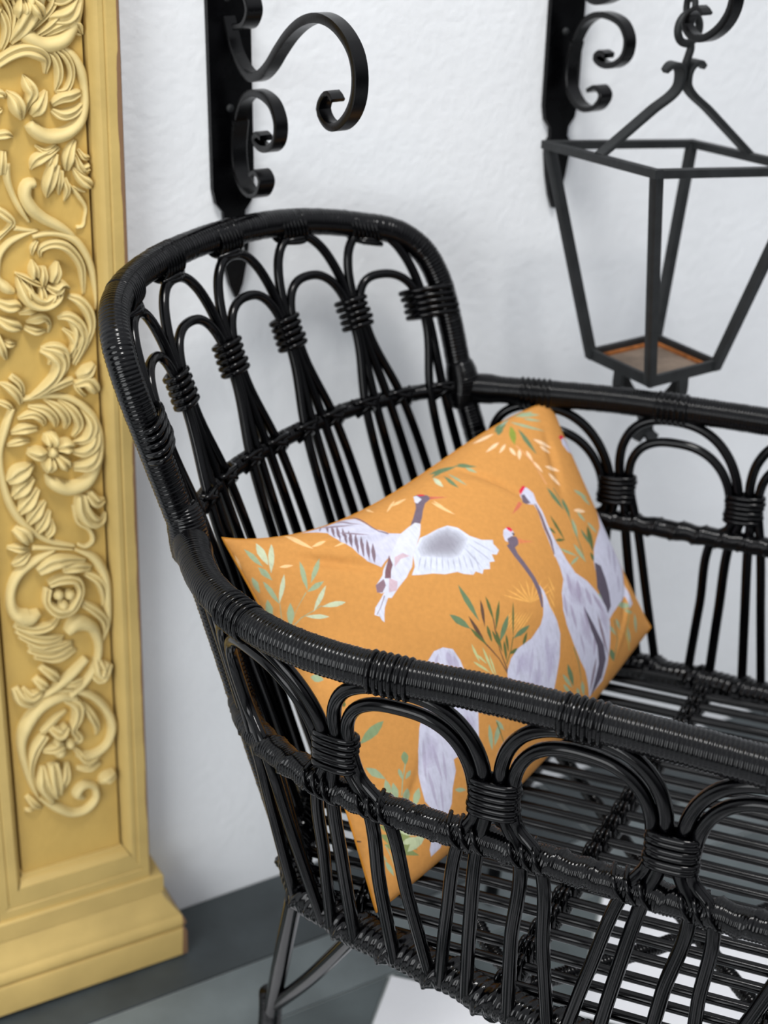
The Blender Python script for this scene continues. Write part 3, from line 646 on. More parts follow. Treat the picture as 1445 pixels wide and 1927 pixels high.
M_panel=mat('ochre_paint_shaded_panel',(196,163,90),.6,.3,noise=.08,nscale=18,bump=.0005,bscale=120)  # deeper tone puts the recess shade behind the carving into the colour
# fabric
M_print=bpy.data.materials.new('printed_cotton');M_print.use_nodes=True
n=M_print.node_tree.nodes;L=M_print.node_tree.links;b=n['Principled BSDF'];b.inputs['Roughness'].default_value=.85;b.inputs['Specular IOR Level'].default_value=.2
at=n.new('ShaderNodeAttribute');at.attribute_name='print'
tx=n.new('ShaderNodeTexCoord');ns=n.new('ShaderNodeTexNoise');ns.inputs['Scale'].default_value=220;ns.inputs['Detail'].default_value=3;L.new(tx.outputs['Object'],ns.inputs[0])
mr=n.new('ShaderNodeMapRange');mr.inputs['To Min'].default_value=.86;mr.inputs['To Max'].default_value=1.12;L.new(ns.outputs[0],mr.inputs[0])
mx=n.new('ShaderNodeMix');mx.data_type='RGBA';mx.blend_type='MULTIPLY';mx.inputs[0].default_value=1;L.new(at.outputs['Color'],mx.inputs[6]);L.new(mr.outputs[0],mx.inputs[7]);L.new(mx.outputs[2],b.inputs['Base Color'])
bm_=n.new('ShaderNodeBump');bm_.inputs['Distance'].default_value=.0002;L.new(ns.outputs[0],bm_.inputs['Height']);L.new(bm_.outputs[0],b.inputs['Normal'])
M_backcloth=mat('black_cotton',(30,28,28),.9,.2,noise=.2,nscale=200)
M_seam=mat('ochre_seam',(186,124,40),.85,.2)
# ------------------------------------------------------------------ setting: wall and floor
Wp=np.array([-.244,1.453,0.]);th0=math.radians(30);Tt=np.array([math.cos(th0),math.sin(th0),0]);Nn=np.array([-math.sin(th0),math.cos(th0),0]);Zz=np.array([0,0,1.])
BW=np.stack([Tt,Nn,Zz])          # rows: local x along the wall, y into the wall, z up
def wl(t,n_,z): return Wp+Tt*t+Nn*n_+Zz*z
m=MB();box(m,(-2.6,0,-.05),(3.2,.12,3.0),M=BW,off=Wp);wall=build('wall_back',m,M_wall,smooth=False);wall['kind']='structure'
m=MB();box(m,(-2.6,-3.2,-.03),(3.2,.0,-.003),M=BW,off=Wp);floor=build('floor',m,M_grout,smooth=False);floor['kind']='structure'
g=.0018
def tile(poly,mt,name,top=0.0):
    P=np.array(poly,float);c=P.mean(0);k=len(P);V=[]
    for z,f in ((-.012,1),(top-.0008,1),(top,.994)):
        V+= [tuple(Wp+Tt*q[0]+Nn*q[1]+Zz*z) for q in c+(P-c)*f]
    F=[tuple(range(2*k,3*k))]+[(a*k+j,a*k+(j+1)%k,(a+1)*k+(j+1)%k,(a+1)*k+j) for a in range(2) for j in range(k)]
    mb=MB();mb.add(V,F);return build(name,mb,mt,floor,smooth=False)
for row,(n0,n1,mt,sh) in enumerate(((-.130,0,M_slate,-.05),(-.226,-.130,M_slate2,-.15))):
    x=-1.2+sh
    while x<1.9:
        tile([(x+g,n0+g),(x+.9-g,n0+g),(x+.9-g,n1-g),(x+g,n1-g)],mt,'slate_tile');x+=.9
a=.16*math.sqrt(2);ax,ay=.174,-.226      # diagonal chequer: apex of a white tile on the border line
def clipy(poly,y):
    out=[]
    for i in range(len(poly)):
        p,q=poly[i],poly[(i+1)%len(poly)]
        if p[1]<=y: out.append(p)
        if (p[1]<=y)!=(q[1]<=y):
            t=(y-p[1])/(q[1]-p[1]);out.append((p[0]+t*(q[0]-p[0]),y))
    return out
for i in range(-9,14):
    for j in range(0,22):
        cx=ax+i*.16;cy=ay-.16-(j-1)*.16
        if (i+j)%2==0: continue
        h=.16-g*1.4
        poly=clipy([(cx,cy+h),(cx-h,cy),(cx,cy-h),(cx+h,cy)],ay-g)
        if len(poly)<3 or not(-1.25<cx<2.1) or cy<-2.6: continue
        wt=(i%2==0)
        tile(poly,M_white if wt else M_slate3,'white_tile' if wt else 'slate_tile')
# ------------------------------------------------------------------ carved pilaster leaning on the wall
al=math.radians(1.4);Xp=Tt*math.cos(al)-Zz*math.sin(al);Zp=Zz*math.cos(al)+Tt*math.sin(al);Yp=-Nn   # Yp points out of the wall
PO=wl(-.155,0,0)+Zz*.0033
pil=bpy.data.objects.new('carved_pilaster',None);link(pil)
Mx=Matrix(((Xp[0],-Yp[0],Zp[0],PO[0]),(Xp[1],-Yp[1],Zp[1],PO[1]),(Xp[2],-Yp[2],Zp[2],PO[2]),(0,0,0,1)))
pil.matrix_world=Mx;pil['label']='tall narrow ochre-painted wooden pilaster carved with scrolling leaves and flowers, against the white wall';pil['category']='pilaster'
def local(name,V,F,mt,smooth=False,sharp=None,parent=pil):   # mesh given in the pilaster's own axes (x across, y out of wall, z up)
    me=bpy.data.meshes.new(name);me.from_pydata([(float(x),-float(y),float(z)) for x,y,z in V],[],[tuple(int(i) for i in f) for f in F]);me.update()
    if smooth:
        me.polygons.foreach_set('use_smooth',np.ones(len(me.polygons),bool))
        if sharp: me.set_sharp_from_angle(angle=math.radians(sharp))
    me.materials.append(mt);o=bpy.data.objects.new(name,me);return link(o,parent)
HT=1.62
def lbox(name,lo,hi,mt,bev=.0015):
    mb=MB();box(mb,lo,hi,bev);return local(name,np.concatenate(mb.v),mb.f,mt)
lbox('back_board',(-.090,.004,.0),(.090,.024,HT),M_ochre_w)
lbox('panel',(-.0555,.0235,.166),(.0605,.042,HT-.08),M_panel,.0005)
def stile(name,sx,x_in,x_out):  # moulded profile extruded along z with mitred foot
    s=sx;prof=[(x_out,.004),(x_out,.055),(x_out-.0015*s,.0575),(x_out-.0135*s,.0575),(x_out-.0150*s,.0555),(x_out-.0165*s,.0565),(x_in+.0095*s,.0565),(x_in+.0075*s,.0545),(x_in+.0045*s,.050),(x_in+.0035*s,.0465),(x_in+.0028*s,.0455),(x_in+.0022*s,.042),(x_in+.0022*s,.0238)]
    V=[];k=len(prof)
    for zb in (0,1):
        for x,y in prof:
            if zb==0: z=.118+ (abs(x-x_out)/abs(x_in-x_out))*.048
            else: z=HT-.05
            V.append((x,y,z))
    F=[(i,i+1,k+i+1,k+i) for i in range(k-1)]
    if s<0: F=[f[::-1] for f in F]
    return local(name,V,F,M_ochre_w,True,25)
stile('stile',1,.0615,.092);stile('stile',-1,-.0565,-.092)
# lower rail, mitred, with the same profile turned
prof=[(.118,.004),(.118,.0575),(.1305,.0575),(.132,.0555),(.1335,.0565),(.1565,.0565),(.1585,.0545),(.1615,.050),(.1625,.0465),(.1652,.0455),(.166,.042),(.166,.034)]
V=[];k=len(prof)
for sx,xo,xi in ((-1,-.092,-.057),(1,.092,.062)):
    for z,y in prof: V.append((xo+(xi-xo)*(z-.118)/.048,y,z))
local('lower_rail',V,[(i,k+i,k+i+1,i+1) for i in range(k-1)],M_ochre_w,True,25)
# stacked base mouldings: (z, half width, depth)
def mould(name,sec,mt):
    V=[];k=len(sec)
    for z,hw,dp in sec: V+= [(-hw,.003,z),(-hw,dp,z),(hw,dp,z),(hw,.003,z)]
    F=[(0,3,2,1),(k*4-4,k*4-3,k*4-2,k*4-1)]
    for i in range(k-1):
        for j in range(4): F.append((i*4+j,i*4+(j+1)%4,(i+1)*4+(j+1)%4,(i+1)*4+j))
    F=[f[::-1] for f in F]
    return local(name,V,F,mt,True,28)
mould('base_fillet',[(.092,.104,.0605),(.0935,.106,.062),(.116,.106,.062),(.1185,.104,.060)],M_ochre_b)
mould('base_cove',[(.060,.121,.074),(.063,.1205,.0735),(.070,.115,.0695),(.078,.110,.066),(.086,.1055,.063),(.0925,.103,.0605)],M_ochre_b)
mould('base_torus',[(.042,.121,.0735),(.0435,.124,.0765),(.048,.1265,.079),(.053,.1265,.079),(.058,.124,.0765),(.061,.121,.073)],M_ochre_b)
mould('plinth',[(.0,.124,.0765),(.003,.1275,.0800),(.036,.1275,.0800),(.041,.126,.0785),(.0425,.122,.075)],M_ochre_b)
mould('top_cap',[(HT-.06,.100,.064),(HT-.04,.115,.075),(HT,.125,.085)],M_ochre_b)
def spl2(P,n):
    Q=cr_spline(np.c_[P],n=n);return Q
BASE=.0415
kc={}
for kind,txt in CARVING:
    a_=np.array([float(q) for q in txt.split()]).reshape(-1,3)*1e-4
    if kind=='knob':
        cx,cz,r=a_[0];V=[];F=[];nu,nv=16,7
        for i in range(nv):
            ph=i/(nv-1)*math.pi/2
            for j in range(nu): V.append((cx+r*math.cos(ph)*math.cos(2*math.pi*j/nu),BASE+.004+(.006+r*.7)*math.sin(ph),cz+r*math.cos(ph)*math.sin(2*math.pi*j/nu)))
        F=[tuple(f) for f in grid_faces(nv,nu)];V+= [];local('carved_knob',V,[f[::-1] for f in F],M_ochre,True);continue
    L_=np.linalg.norm(np.diff(a_[:,:2],axis=0),axis=1).sum();nn=int(np.clip(L_/.0022,10,70))
    Q=spl2(a_,nn);c=Q[:,:2];hw=np.maximum(Q[:,2]*1.12,.0004);t=np.gradient(c,axis=0);t/=np.linalg.norm(t,axis=1)[:,None]+1e-9;nm=np.c_[-t[:,1],t[:,0]]
    q=np.linspace(0,1,len(c));mw=a_[:,2].max()
    if kind=='stem':
        X=np.linspace(-1,1,9);pr=np.sqrt(np.clip(1-X**2,0,1));top=np.clip(hw*1.5,.003,.0125);lift=np.full(len(c),.0)
    else:
        X=np.linspace(-1,1,13)
        pr=np.sqrt(np.clip(1-np.abs(X)**2.4,0,1))*(1-.42*np.exp(-((X-.12)/.34)**2));top=np.clip(hw*1.7,.003,.013)
        lift=.0035*np.sin(math.pi*np.clip(q*1.05,0,1))+(.0045 if kind=='petal' else 0)
    seed=rng.uniform(0,.0012)
    V=[];m_=len(X)
    for i in range(len(c)):
        for j in range(m_):
            p=c[i]+nm[i]*hw[i]*X[j];V.append((p[0],BASE-.002+(top[i]+lift[i]+seed+.002)*pr[j],p[1]))
    V=np.array(V);V[:,0]=np.clip(V[:,0],-.0585,.0635)
    F=[(i*m_+j,i*m_+j+1,(i+1)*m_+j+1,(i+1)*m_+j) for i in range(len(c)-1) for j in range(m_-1)]+[tuple(range(m_))[::-1],tuple(range((len(c)-1)*m_,len(c)*m_))]
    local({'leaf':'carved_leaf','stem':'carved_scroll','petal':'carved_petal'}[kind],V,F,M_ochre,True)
# the scrolls go on repeating up the panel, above the picture
for o in [c for c in pil.children if c.name.startswith('carved_') and c.name!='carved_pilaster']:
    zs=[v.co.z for v in o.data.vertices];zm=sum(zs)/len(zs)
    if .655<zm<1.075:
        c=o.copy();c.location.z+=.437;sc.collection.objects.link(c)
# ------------------------------------------------------------------ iron brackets
MAIN=[(.002,1.082),(0.0124,1.0651),(0.0203,1.0528),(0.0352,1.0413),(0.0566,1.0338),(0.079,1.0387),(0.0992,1.0503),(0.1208,1.0685),(0.145,1.0865),(0.1714,1.1001),(0.1999,1.1074),(0.2274,1.1064),(0.2497,1.0983),(0.2645,1.0865),(0.2707,1.0714),(0.2683,1.0507),(0.2554,1.0331),(0.2314,1.0202),(0.2142,1.0216),(0.2047,1.0306),(0.211,1.0417),(0.2234,1.0482),(0.2318,1.0432)]
SMALL=[(0.022,0.978),(0.0287,0.993),(0.0421,1.0098),(0.0615,1.0195),(0.0874,1.021),(0.107,1.0154),(0.1173,1.0021),(0.1151,0.9863),(0.1003,0.9747),(0.0781,0.9716),(0.0671,0.9765),(0.0746,0.9828),(0.0853,0.9814)]
LOWER=[(0.0265,0.9871),(0.0205,0.957),(0.0243,0.9365),(0.0395,0.9232),(0.0569,0.9198),(0.0763,0.9269),(0.0844,0.9401),(0.0751,0.9465),(0.0608,0.941)]
UPPER=[(0.0305,1.0761),(0.0533,1.0823),(0.0632,1.0956),(0.0547,1.1093),(0.0255,1.1206),(0.0171,1.1374),(.022,1.18)]
def bracket(t,dz,label,n=-1):
    e=empty('wall_bracket',tuple(wl(t,0,.80+dz)),label,'bracket','black iron scroll brackets on the white wall')
    q=lambda l:[wl(t,-a_,z+dz) for a_,z in l]
    # plate with necked spear foot: outline extruded
    out=[(.0235,1.36),(.0235,.915),(.0205,.900),(.0125,.890),(.0120,.880),(.0165,.873),(.0170,.862),(.0130,.835),(.0075,.812),(.001,.797)]
    P=[(x,z) for x,z in out]+[(-x,z) for x,z in out[::-1]];k=len(P)
    V=[tuple(wl(t+x,-.0005,z+dz)) for x,z in P]+[tuple(wl(t+x*.97,-.0065,z+dz)) for x,z in P]
    F=[tuple(range(k)),tuple(range(k,2*k))[::-1]]+[(i,k+i,k+(i+1)%k,(i+1)%k) for i in range(k)]
    mb=MB();mb.add(V,F);build('wall_plate',mb,M_iron,e,False)
    for z in (.995,1.10,1.25,.85):
        mb=MB();tube(mb,[wl(t-.002,-.005,z+dz),wl(t-.002,-.008,z+dz),wl(t-.002,-.0095,z+dz)],[.0045,.004,.0015],10);build('screw_head',mb,M_lantern,e)
    for nm,l,wd,tk in (('arm_scroll',MAIN,.0135,.0085),('small_scroll',SMALL,.0135,.0065),('lower_scroll',LOWER,.017,.0055),('upper_scroll',UPPER,.017,.0060)):
        mb=MB();Pc=cr_spline(q(l),n=90);kk=len(Pc);f=np.interp(np.linspace(0,1,kk),[0,.78,1],[1,1,.45 if nm=='arm_scroll' else .9])
        bar(mb,Pc,Tt,wd*np.ones(kk),tk*f);build(nm,mb,M_iron,e,True,40)
    return e
bracket(.093,0,'black wrought-iron scroll bracket behind the left side of the armchair back, holding nothing')
bracket(.497,.05,'black wrought-iron scroll bracket at upper right, behind the hanging lantern')
# ------------------------------------------------------------------ lantern
LT,LN=.512,-.19;fi=math.radians(4)
lx=Tt*math.cos(fi)+Nn*math.sin(fi);ly=-Tt*math.sin(fi)+Nn*math.cos(fi)
lc=lambda x,y,z: wl(LT,LN,z)+lx*x+ly*y
lan=empty('hanging_lantern',tuple(wl(LT,LN,.63)),'black iron lantern frame with open sides and a rusty square tray, hanging by a hook','lantern')
HB,HTp=.0485,.0965;zb,zt=.72,.945
C4=[(-1,-1),(1,-1),(1,1),(-1,1)]
f2=math.radians(-2.8);tx_=unit(Tt*math.cos(f2)+Nn*math.sin(f2)-Zz*.0759);ty_=unit(-Tt*math.sin(f2)+Nn*math.cos(f2)-Zz*.0686)
tcn=lambda x,y: wl(.5095,-.1945,zt)+tx_*x+ty_*y          # the hand-forged top square hangs slightly askew
def frame_part(name,h,z,wd,hh):
    mb=MB()
    for i in range(4):
        a_,b_=C4[i],C4[(i+1)%4];P=np.array([lc(a_[0]*h,a_[1]*h,z),lc(b_[0]*h,b_[1]*h,z)] if z==zb else [tcn(a_[0]*h,a_[1]*h),tcn(b_[0]*h,b_[1]*h)]);d=unit(P[1]-P[0])
        P=np.array([P[0]-d*wd/2,P[0],P[1],P[1]+d*wd/2]);bar(mb,P,Zz,hh,wd)
    return build(name,mb,M_lantern,lan,True,30)
frame_part('top_frame',HTp,zt,.0095,.0090);frame_part('tray_rim',HB,zb,.0050,.013)
for cx,cy in C4:
    mb=MB();A_=lc(cx*HB*.985,cy*HB*.985,zb-.004);B_=tcn(cx*HTp*.985,cy*HTp*.985);P=cr_spline([A_,(A_+B_)/2,B_],n=8);bar(mb,P,lx,.0110,.0100);build('corner_post',mb,M_lantern,lan,True,30)
mb=MB();s=HB-.002;V=[lc(x*s,y*s,z) for z in (zb-.0065,zb-.0045) for x,y in C4];mb.add(V,[(3,2,1,0),(4,5,6,7),(0,1,5,4),(1,2,6,5),(2,3,7,6),(3,0,4,7)]);tray=build('tray',mb,M_rust,lan,False)
mb=MB()
for i in range(4):
    a_,b_=C4[i],C4[(i+1)%4];s=HB-.0045;bar(mb,np.array([lc(a_[0]*s,a_[1]*s,zb-.0025),lc(b_[0]*s,b_[1]*s,zb-.0025)]),Zz,.004,.003)
build('rust_line',mb,M_rustedge,tray,False)
for sx in (-1,1):
    mb=MB();q0=tcn(sx*HTp,0)+Zz*.003;q1=lc(sx*.007,0,zt+.070);P=cr_spline([q0,q0*.66+q1*.34,q0*.33+q1*.67,q1,lc(sx*.0045,0,zt+.078),lc(sx*.0045,0,zt+.086),lc(sx*.009,0,zt+.093),lc(sx*.020,0,zt+.0935),lc(sx*.0270,0,zt+.0885)],n=50);bar(mb,P,ly,np.interp(np.linspace(0,1,50),[0,.75,.88,1],[.013,.013,.018,.008]),.0055);build('crown_strap',mb,M_lantern,lan,True,40)
for x,y in ((-1,0),(1,0),(0,-1),(0,1)):
    mb=MB();P=cr_spline([lc(x*HB,y*HB,zb-.004),lc(x*HB,y*HB,zb-.024),lc(x*HB*.8,y*HB*.8,zb-.042),lc(x*HB*.3,y*HB*.3,zb-.058),lc(x*.006,y*.006,zb-.070),lc(x*.004,y*.004,zb-.084),lc(x*.014,y*.014,zb-.094)],n=36);bar(mb,P,lx*y+ly*x,.014,.0050);build('under_strap',mb,M_lantern,lan,True,40)
mb=MB();zc=zt+.128
P=[lc(0,0,zt+.078),lc(.001,0,zt+.092),lc(.004,.0,zt+.101),lc(.006,0,zt+.108)]+[lc(.0145*math.sin(u),0,zc-.0145*math.cos(u)) for u in np.linspace(.35,2*math.pi+.1,20)]
tube(mb,cr_spline(P,n=70),.0042,9);build('eye_hook',mb,M_lantern,lan)
for k_,zz in enumerate((zc+.020,zc+.043)):   # suspension rings up to the bracket arm
    mb=MB();aa=lx if k_==1 else ly;loop(mb,lc(0,0,zz),unit(aa*.9+lx*.45)*.0135,Zz*.0145,.0035,28,8);build('suspension_ring',mb,M_lantern,lan)
mb=MB();P=[lc(0,0,zc+.054),lc(.006,0,zc+.060),lc(.004,0,zc+.07),lc(0,0,zc+.10)];tube(mb,cr_spline(P,n=24),.0035,8);build('suspension_hook',mb,M_lantern,lan)
# ------------------------------------------------------------------ rattan armchair
chair=empty('rattan_armchair',(.2,1.15,0),'black rattan armchair with high looped back and wrapped arms, standing on tiled floor','armchair')
J1=np.array([-.1693,1.1367,.7]);J2=np.array([.0825,1.4997,.7]);nB=np.array([-.822,.569,0]);bk=np.array([-math.cos(math.radians(24)),math.sin(math.radians(24)),0])
def SB(s,z): return J1+(J2-J1)*s+nB*.067*(1-min(abs(2*s-1),1.15)**2.6)+(z-.7)*(Zz+.35*bk)
class Spl:
    def __init__(s,pts,nref): s.P=np.c_[np.array(pts,float),np.zeros(len(pts))];d=np.r_[0,np.cumsum(np.linalg.norm(np.diff(s.P,axis=0),axis=1))];s.t=d/d[nref-1]
    def __call__(s,t):
        d,p=s.t,s.P;i=int(np.clip(np.searchsorted(d,t)-1,0,len(d)-2));h=d[i+1]-d[i];x=(t-d[i])/h;i0,i3=max(i-1,0),min(i+2,len(d)-1)
        m1=(p[i+1]-p[i0])/(d[i+1]-d[i0])*h;m2=(p[i3]-p[i])/(d[i3]-d[i])*h
        if x<0: return p[i]+m1*x
        if x>1: return p[i+1]+m2*(x-1)
        return (2*x**3-3*x*x+1)*p[i]+(x**3-2*x*x+x)*m1+(-2*x**3+3*x*x)*p[i+1]+(x**3-x*x)*m2
AN=Spl([(-.169,1.137),(-.147,1.0625),(-.1175,1.0125),(-.081,.973),(-.038,.945),(.009,.925),(.057,.91),(.109,.89),(.163,.866),(.216,.8425),(.264,.82),(.34,.786),(.42,.757)],11)
GN=Spl([(-.075,1.085),(-.068,1.04),(-.045,1.01),(-.003,.9765),(.043,.946),(.086,.916),(.145,.879),(.25,.829),(.36,.785),(.44,.763)],8)
AF=Spl([(.082,1.5),(.157,1.489),(.241,1.473),(.322,1.448),(.40,1.42),(.48,1.385),(.56,1.34)],5)
GF=Spl([(.179,1.454),(.24,1.437),(.299,1.415),(.347,1.395),(.425,1.361),(.50,1.325),(.57,1.275)],5)
def side(A,G):
    def f(t,z):
        p=A(t)+(G(t)-A(t))*((.7-z)/.3);return np.array([p[0],p[1],z])
    return f
SN,SF=side(AN,GN),side(AF,GF)
def part(name,mb,mt=None): return build(name,mb,mt or M_cane,chair)
# rails
m=MB();armN=[J1+np.array([0,.0,-.012])]+[SN(t,.7) for t in np.linspace(.04,1.25,22)]+[SN(1.36,.694),SN(1.44,.665),SN(1.48,.60),SN(1.48,.50),SN(1.47,.40)];wrapped(m,armN,.0145,.0034,.0010,seg=20);arm1=part('arm_rail',m,M_black);arm1['label']='arm rail nearest the viewer'
m=MB();armF=[J2+np.array([0,0,-.012])]+[SF(t,.7) for t in np.linspace(.04,1.3,18)]+[SF(1.42,.69),SF(1.50,.66),SF(1.55,.58),SF(1.55,.48),SF(1.54,.40)];wrapped(m,armF,.0145,.0034,.0009,seg=16);arm2=part('arm_rail',m,M_black);arm2['label']='arm rail on the wall side'
HUMP=[(0,.69),(-.012,.74),(-.026,.79),(-.035,.838),(-.022,.868),(.025,.886),(.10,.893),(.20,.8955),(.35,.897),(.52,.897),(.73,.890),(.88,.877),(.96,.865),(.998,.845),(1.013,.815),(1.012,.773),(1.004,.72),(1.0,.69)]
m=MB();wrapped(m,[SB(s,z) for s,z in HUMP],.0133,.0036,.0007,seg=18,pw=.5);part('back_rail',m,M_black)
m=MB();P=[SB(s,.7) for s in np.linspace(.0,1.0,16)];wrapped(m,P,.0085,.0034,.0007,seg=12);part('back_crossbar',m,M_black)
m=MB();wrapped(m,[SN(t,.563) for t in np.linspace(.0,1.47,26)],.0118,.0027,.0010,helix=1,seg=18,lump=.0006,bundle=11);r_=part('middle_rail',m,M_black);r_['label']='coil-wrapped middle rail nearest the viewer'
m=MB();wrapped(m,[SF(t,.566) for t in np.linspace(0,1.54,20)],.0105,.0030,.0010,helix=1,seg=14,lump=.0006,bundle=8);part('middle_rail',m,M_black)
ringN=[GN(t) for t in np.linspace(.0,1.2,18)];ringF=[GF(t) for t in np.linspace(0,1.3,12)]
front=[(.53,.775),(.60,.835),(.645,.92),(.665,1.02),(.66,1.12),(.63,1.20)]
back=[np.array([*(SB(s,.4)[:2]),0]) for s in np.linspace(.06,.94,8)]
ring=[p for p in ringN]+[np.array([x,y,0]) for x,y in front]+ringF[::-1]+back[::-1]
R2=np.array(ring)[:,:2]
ringP=[np.array([p[0],p[1],.398]) for p in ring]+[np.array([ring[0][0],ring[0][1],.398])]
m=MB();wrapped(m,ringP,.0150,.0070,.0024,helix=1,seg=20,sub=7,lump=.0007,bundle=7,pw=.6);part('seat_ring',m,M_black)
# corner posts and joints
for P,A_ in (([J1+Zz*.0,SN(.03,.60),SN(.03,.5),SN(.03,.40)],0),([J2,SF(.0,.6),SF(.0,.5),SF(.0,.40)],1)):
    m=MB();wrapped(m,P,.0125,.0038,.0008,seg=14);part('corner_post',m,M_black)
for J,d in ((J1,unit(SN(.1,.7)-J1)),(J2,unit(SF(.1,.7)-J2))):
    m=MB();P=[J+(Zz*.012+.004*bk)*1,J+d*.008,J+d*.030];wrapped(m,[J-Zz*.022,J+Zz*.006,J+Zz*.030+bk*.006],.0178,.0030,.0008,seg=18,taper=True);part('joint_wrap',m,M_black)
    m=MB();wrapped(m,[J+d*.004,J+d*.025,J+d*.045],.0165,.0026,.0007,seg=18,taper=True);part('joint_wrap',m,M_black)
def arch(tc1,tc2,e,zb,zt,zm,zf,dl,dr,name,surf,r,off=0,foot_out=None,nrm=None):
    """dl,dr: offsets (at the middle rail, at the foot) of the left leg from cluster 1 and of the right leg from cluster 2"""
    c=(tc1+tc2)/2;hw=(tc2-tc1)/2-e;ml=.35
    L_=[(tc1+dl[1],zf),(tc1+dl[0]*.5+dl[1]*.5,(zf+zm)/2),(tc1+dl[0],zm),(tc1+e*1.1,zb-.020),(tc1+e,zb+.008)]
    A_=[(c+hw*x,zb+.008+(zt-zb-.008)*(1-abs(x)**2.5)**(1/2.1)) for x in (-.97,-.86,-.66,-.38,0,.38,.66,.86,.97)]
    R_=[(tc2-e,zb+.008),(tc2-e*1.1,zb-.020),(tc2+dr[0],zm),(tc2+dr[0]*.5+dr[1]*.5,(zf+zm)/2),(tc2+dr[1],zf)]
    K_=L_+A_+R_;P=np.array([surf(t,z) for t,z in K_])
    if nrm is not None: P+=nrm*off
    if foot_out is not None:
        for i,w_ in ((0,1),(1,.75),(2,.4),(-1,1),(-2,.75),(-3,.4)):
            t=K_[i][0];h=1e-3;tg=surf(t+h,.5)-surf(t-h,.5);P[i]+=unit(np.array([tg[1],-tg[0],0]))*foot_out*w_
    m=MB();tube(m,cr_spline(P,step=.005),r,12);return part(name,m)
def lash(c,tg,no,hw,hd,n=5,r=.0028,dz=.0054,up=Zz,name='lashing'):
    m=MB()
    for i in range(n):
        k_=(i-(n-1)/2);j=rng.uniform(-.0008,.0008)
        loop(m,c+up*dz*k_+no*j,tg*(hw+.0006*math.sin(i*2))+up*.0012,no*hd+up*.0010,r,26,7,p=2.6)
    return part(name,m)
def tang(surf,t,z):
    h=1e-3;tg=unit(surf(t+h,z)-surf(t-h,z));return tg
# near side
tcN=[.123,.383,.640,.902,1.163,1.42]
for i in range(len(tcN)-1):
    a_,b_=tcN[i],tcN[i+1]
    if i==4: b_=1.42
    arch(a_,b_,.012,.612,.6855,.568,.392,(.038,.003),(-.026,-.090),'outer_hoop',SN,.0059,foot_out=.010)
    arch(a_,b_,.030,.606,.670,.568,.392,(.068,.088),(-.054,-.150),'inner_hoop',SN,.0056,foot_out=.010)
for tc_ in tcN[1:]:
    c=SN(tc_,.608);tg=tang(SN,tc_,.608);no=unit(np.array([tg[1],-tg[0],0]));lash(c,tg,no,.0185,.0085,6,.0030,.0056)
P=[SN(.03,.45),SN(.05,.60),SN(.07,.665),SN(.095,.655),SN(.111,.615),SN(.10,.57),SN(.05,.40)]
m=MB();tube(m,cr_spline(P,step=.005),.0058,12);part('outer_hoop',m)
# extra spindles from the middle rail to the ring beside the corner (dark cluster under the arm)
for t0,t1 in ((.06,.05),(.20,.16)):
    m=MB();tube(m,cr_spline([SN(t0,.565),SN((t0+t1)/2,.48),SN(t1,.395)],n=12),.0056,10);part('spindle',m)
# far side
tcF=[.018,.465,.912,1.36]
for i in range(3):
    a_,b_=tcF[i],tcF[i+1]
    arch(a_,b_,.018,.604,.6855,.566,.402,(.012,-.025),(-.050,-.165),'outer_hoop',SF,.0053,foot_out=-.004)
    arch(a_,b_,.048,.600,.662,.566,.402,(.055,.055),(-.110,-.255),'inner_hoop',SF,.0050,foot_out=-.004)
for tc_ in tcF:
    c=SF(tc_,.603);tg=tang(SF,tc_,.603);no=unit(np.array([tg[1],-tg[0],0]));lash(c,tg,no,.0185,.0085,6,.0030,.0056)
# back
tcB=[.0,.2,.4,.6,.8,1.0];nb=unit(np.cross(J2-J1,Zz+.35*bk));
if nb@bk>0: nb=-nb
for i in range(5):
    a_,b_=tcB[i],tcB[i+1]
    e1=.008
    a2=a_+(.035 if i==0 else 0);b2=b_-(.03 if i==4 else 0)
    arch(a2,b2,.006,.79,.8775-(.008 if i==4 else 0)-(.006 if i==0 else 0),(.700),.395,(.018,.030),(-.018,-.030),'outer_hoop',SB,.0049,off=.0045,nrm=nb)
    arch(a2,b2,.016,.785,.838-(.006 if i==0 else 0)-(.012 if i==4 else 0),(.700),.395,(.050,.082),(-.050,-.082),'inner_hoop',SB,.0047,off=.0060,nrm=nb)
for i,tc_ in enumerate(tcB):
    c=SB(tc_+(.0 if i==0 else -.022 if i==5 else 0),.792);tg=tang(SB,tc_,.8);up=unit(Zz+.35*bk);lash(c+nb*.003,tg,nb,.0125 if 0<i<5 else .0275 if i==0 else .0225,.0115 if 0<i<5 else .0165,5,.0030,.0068,up)
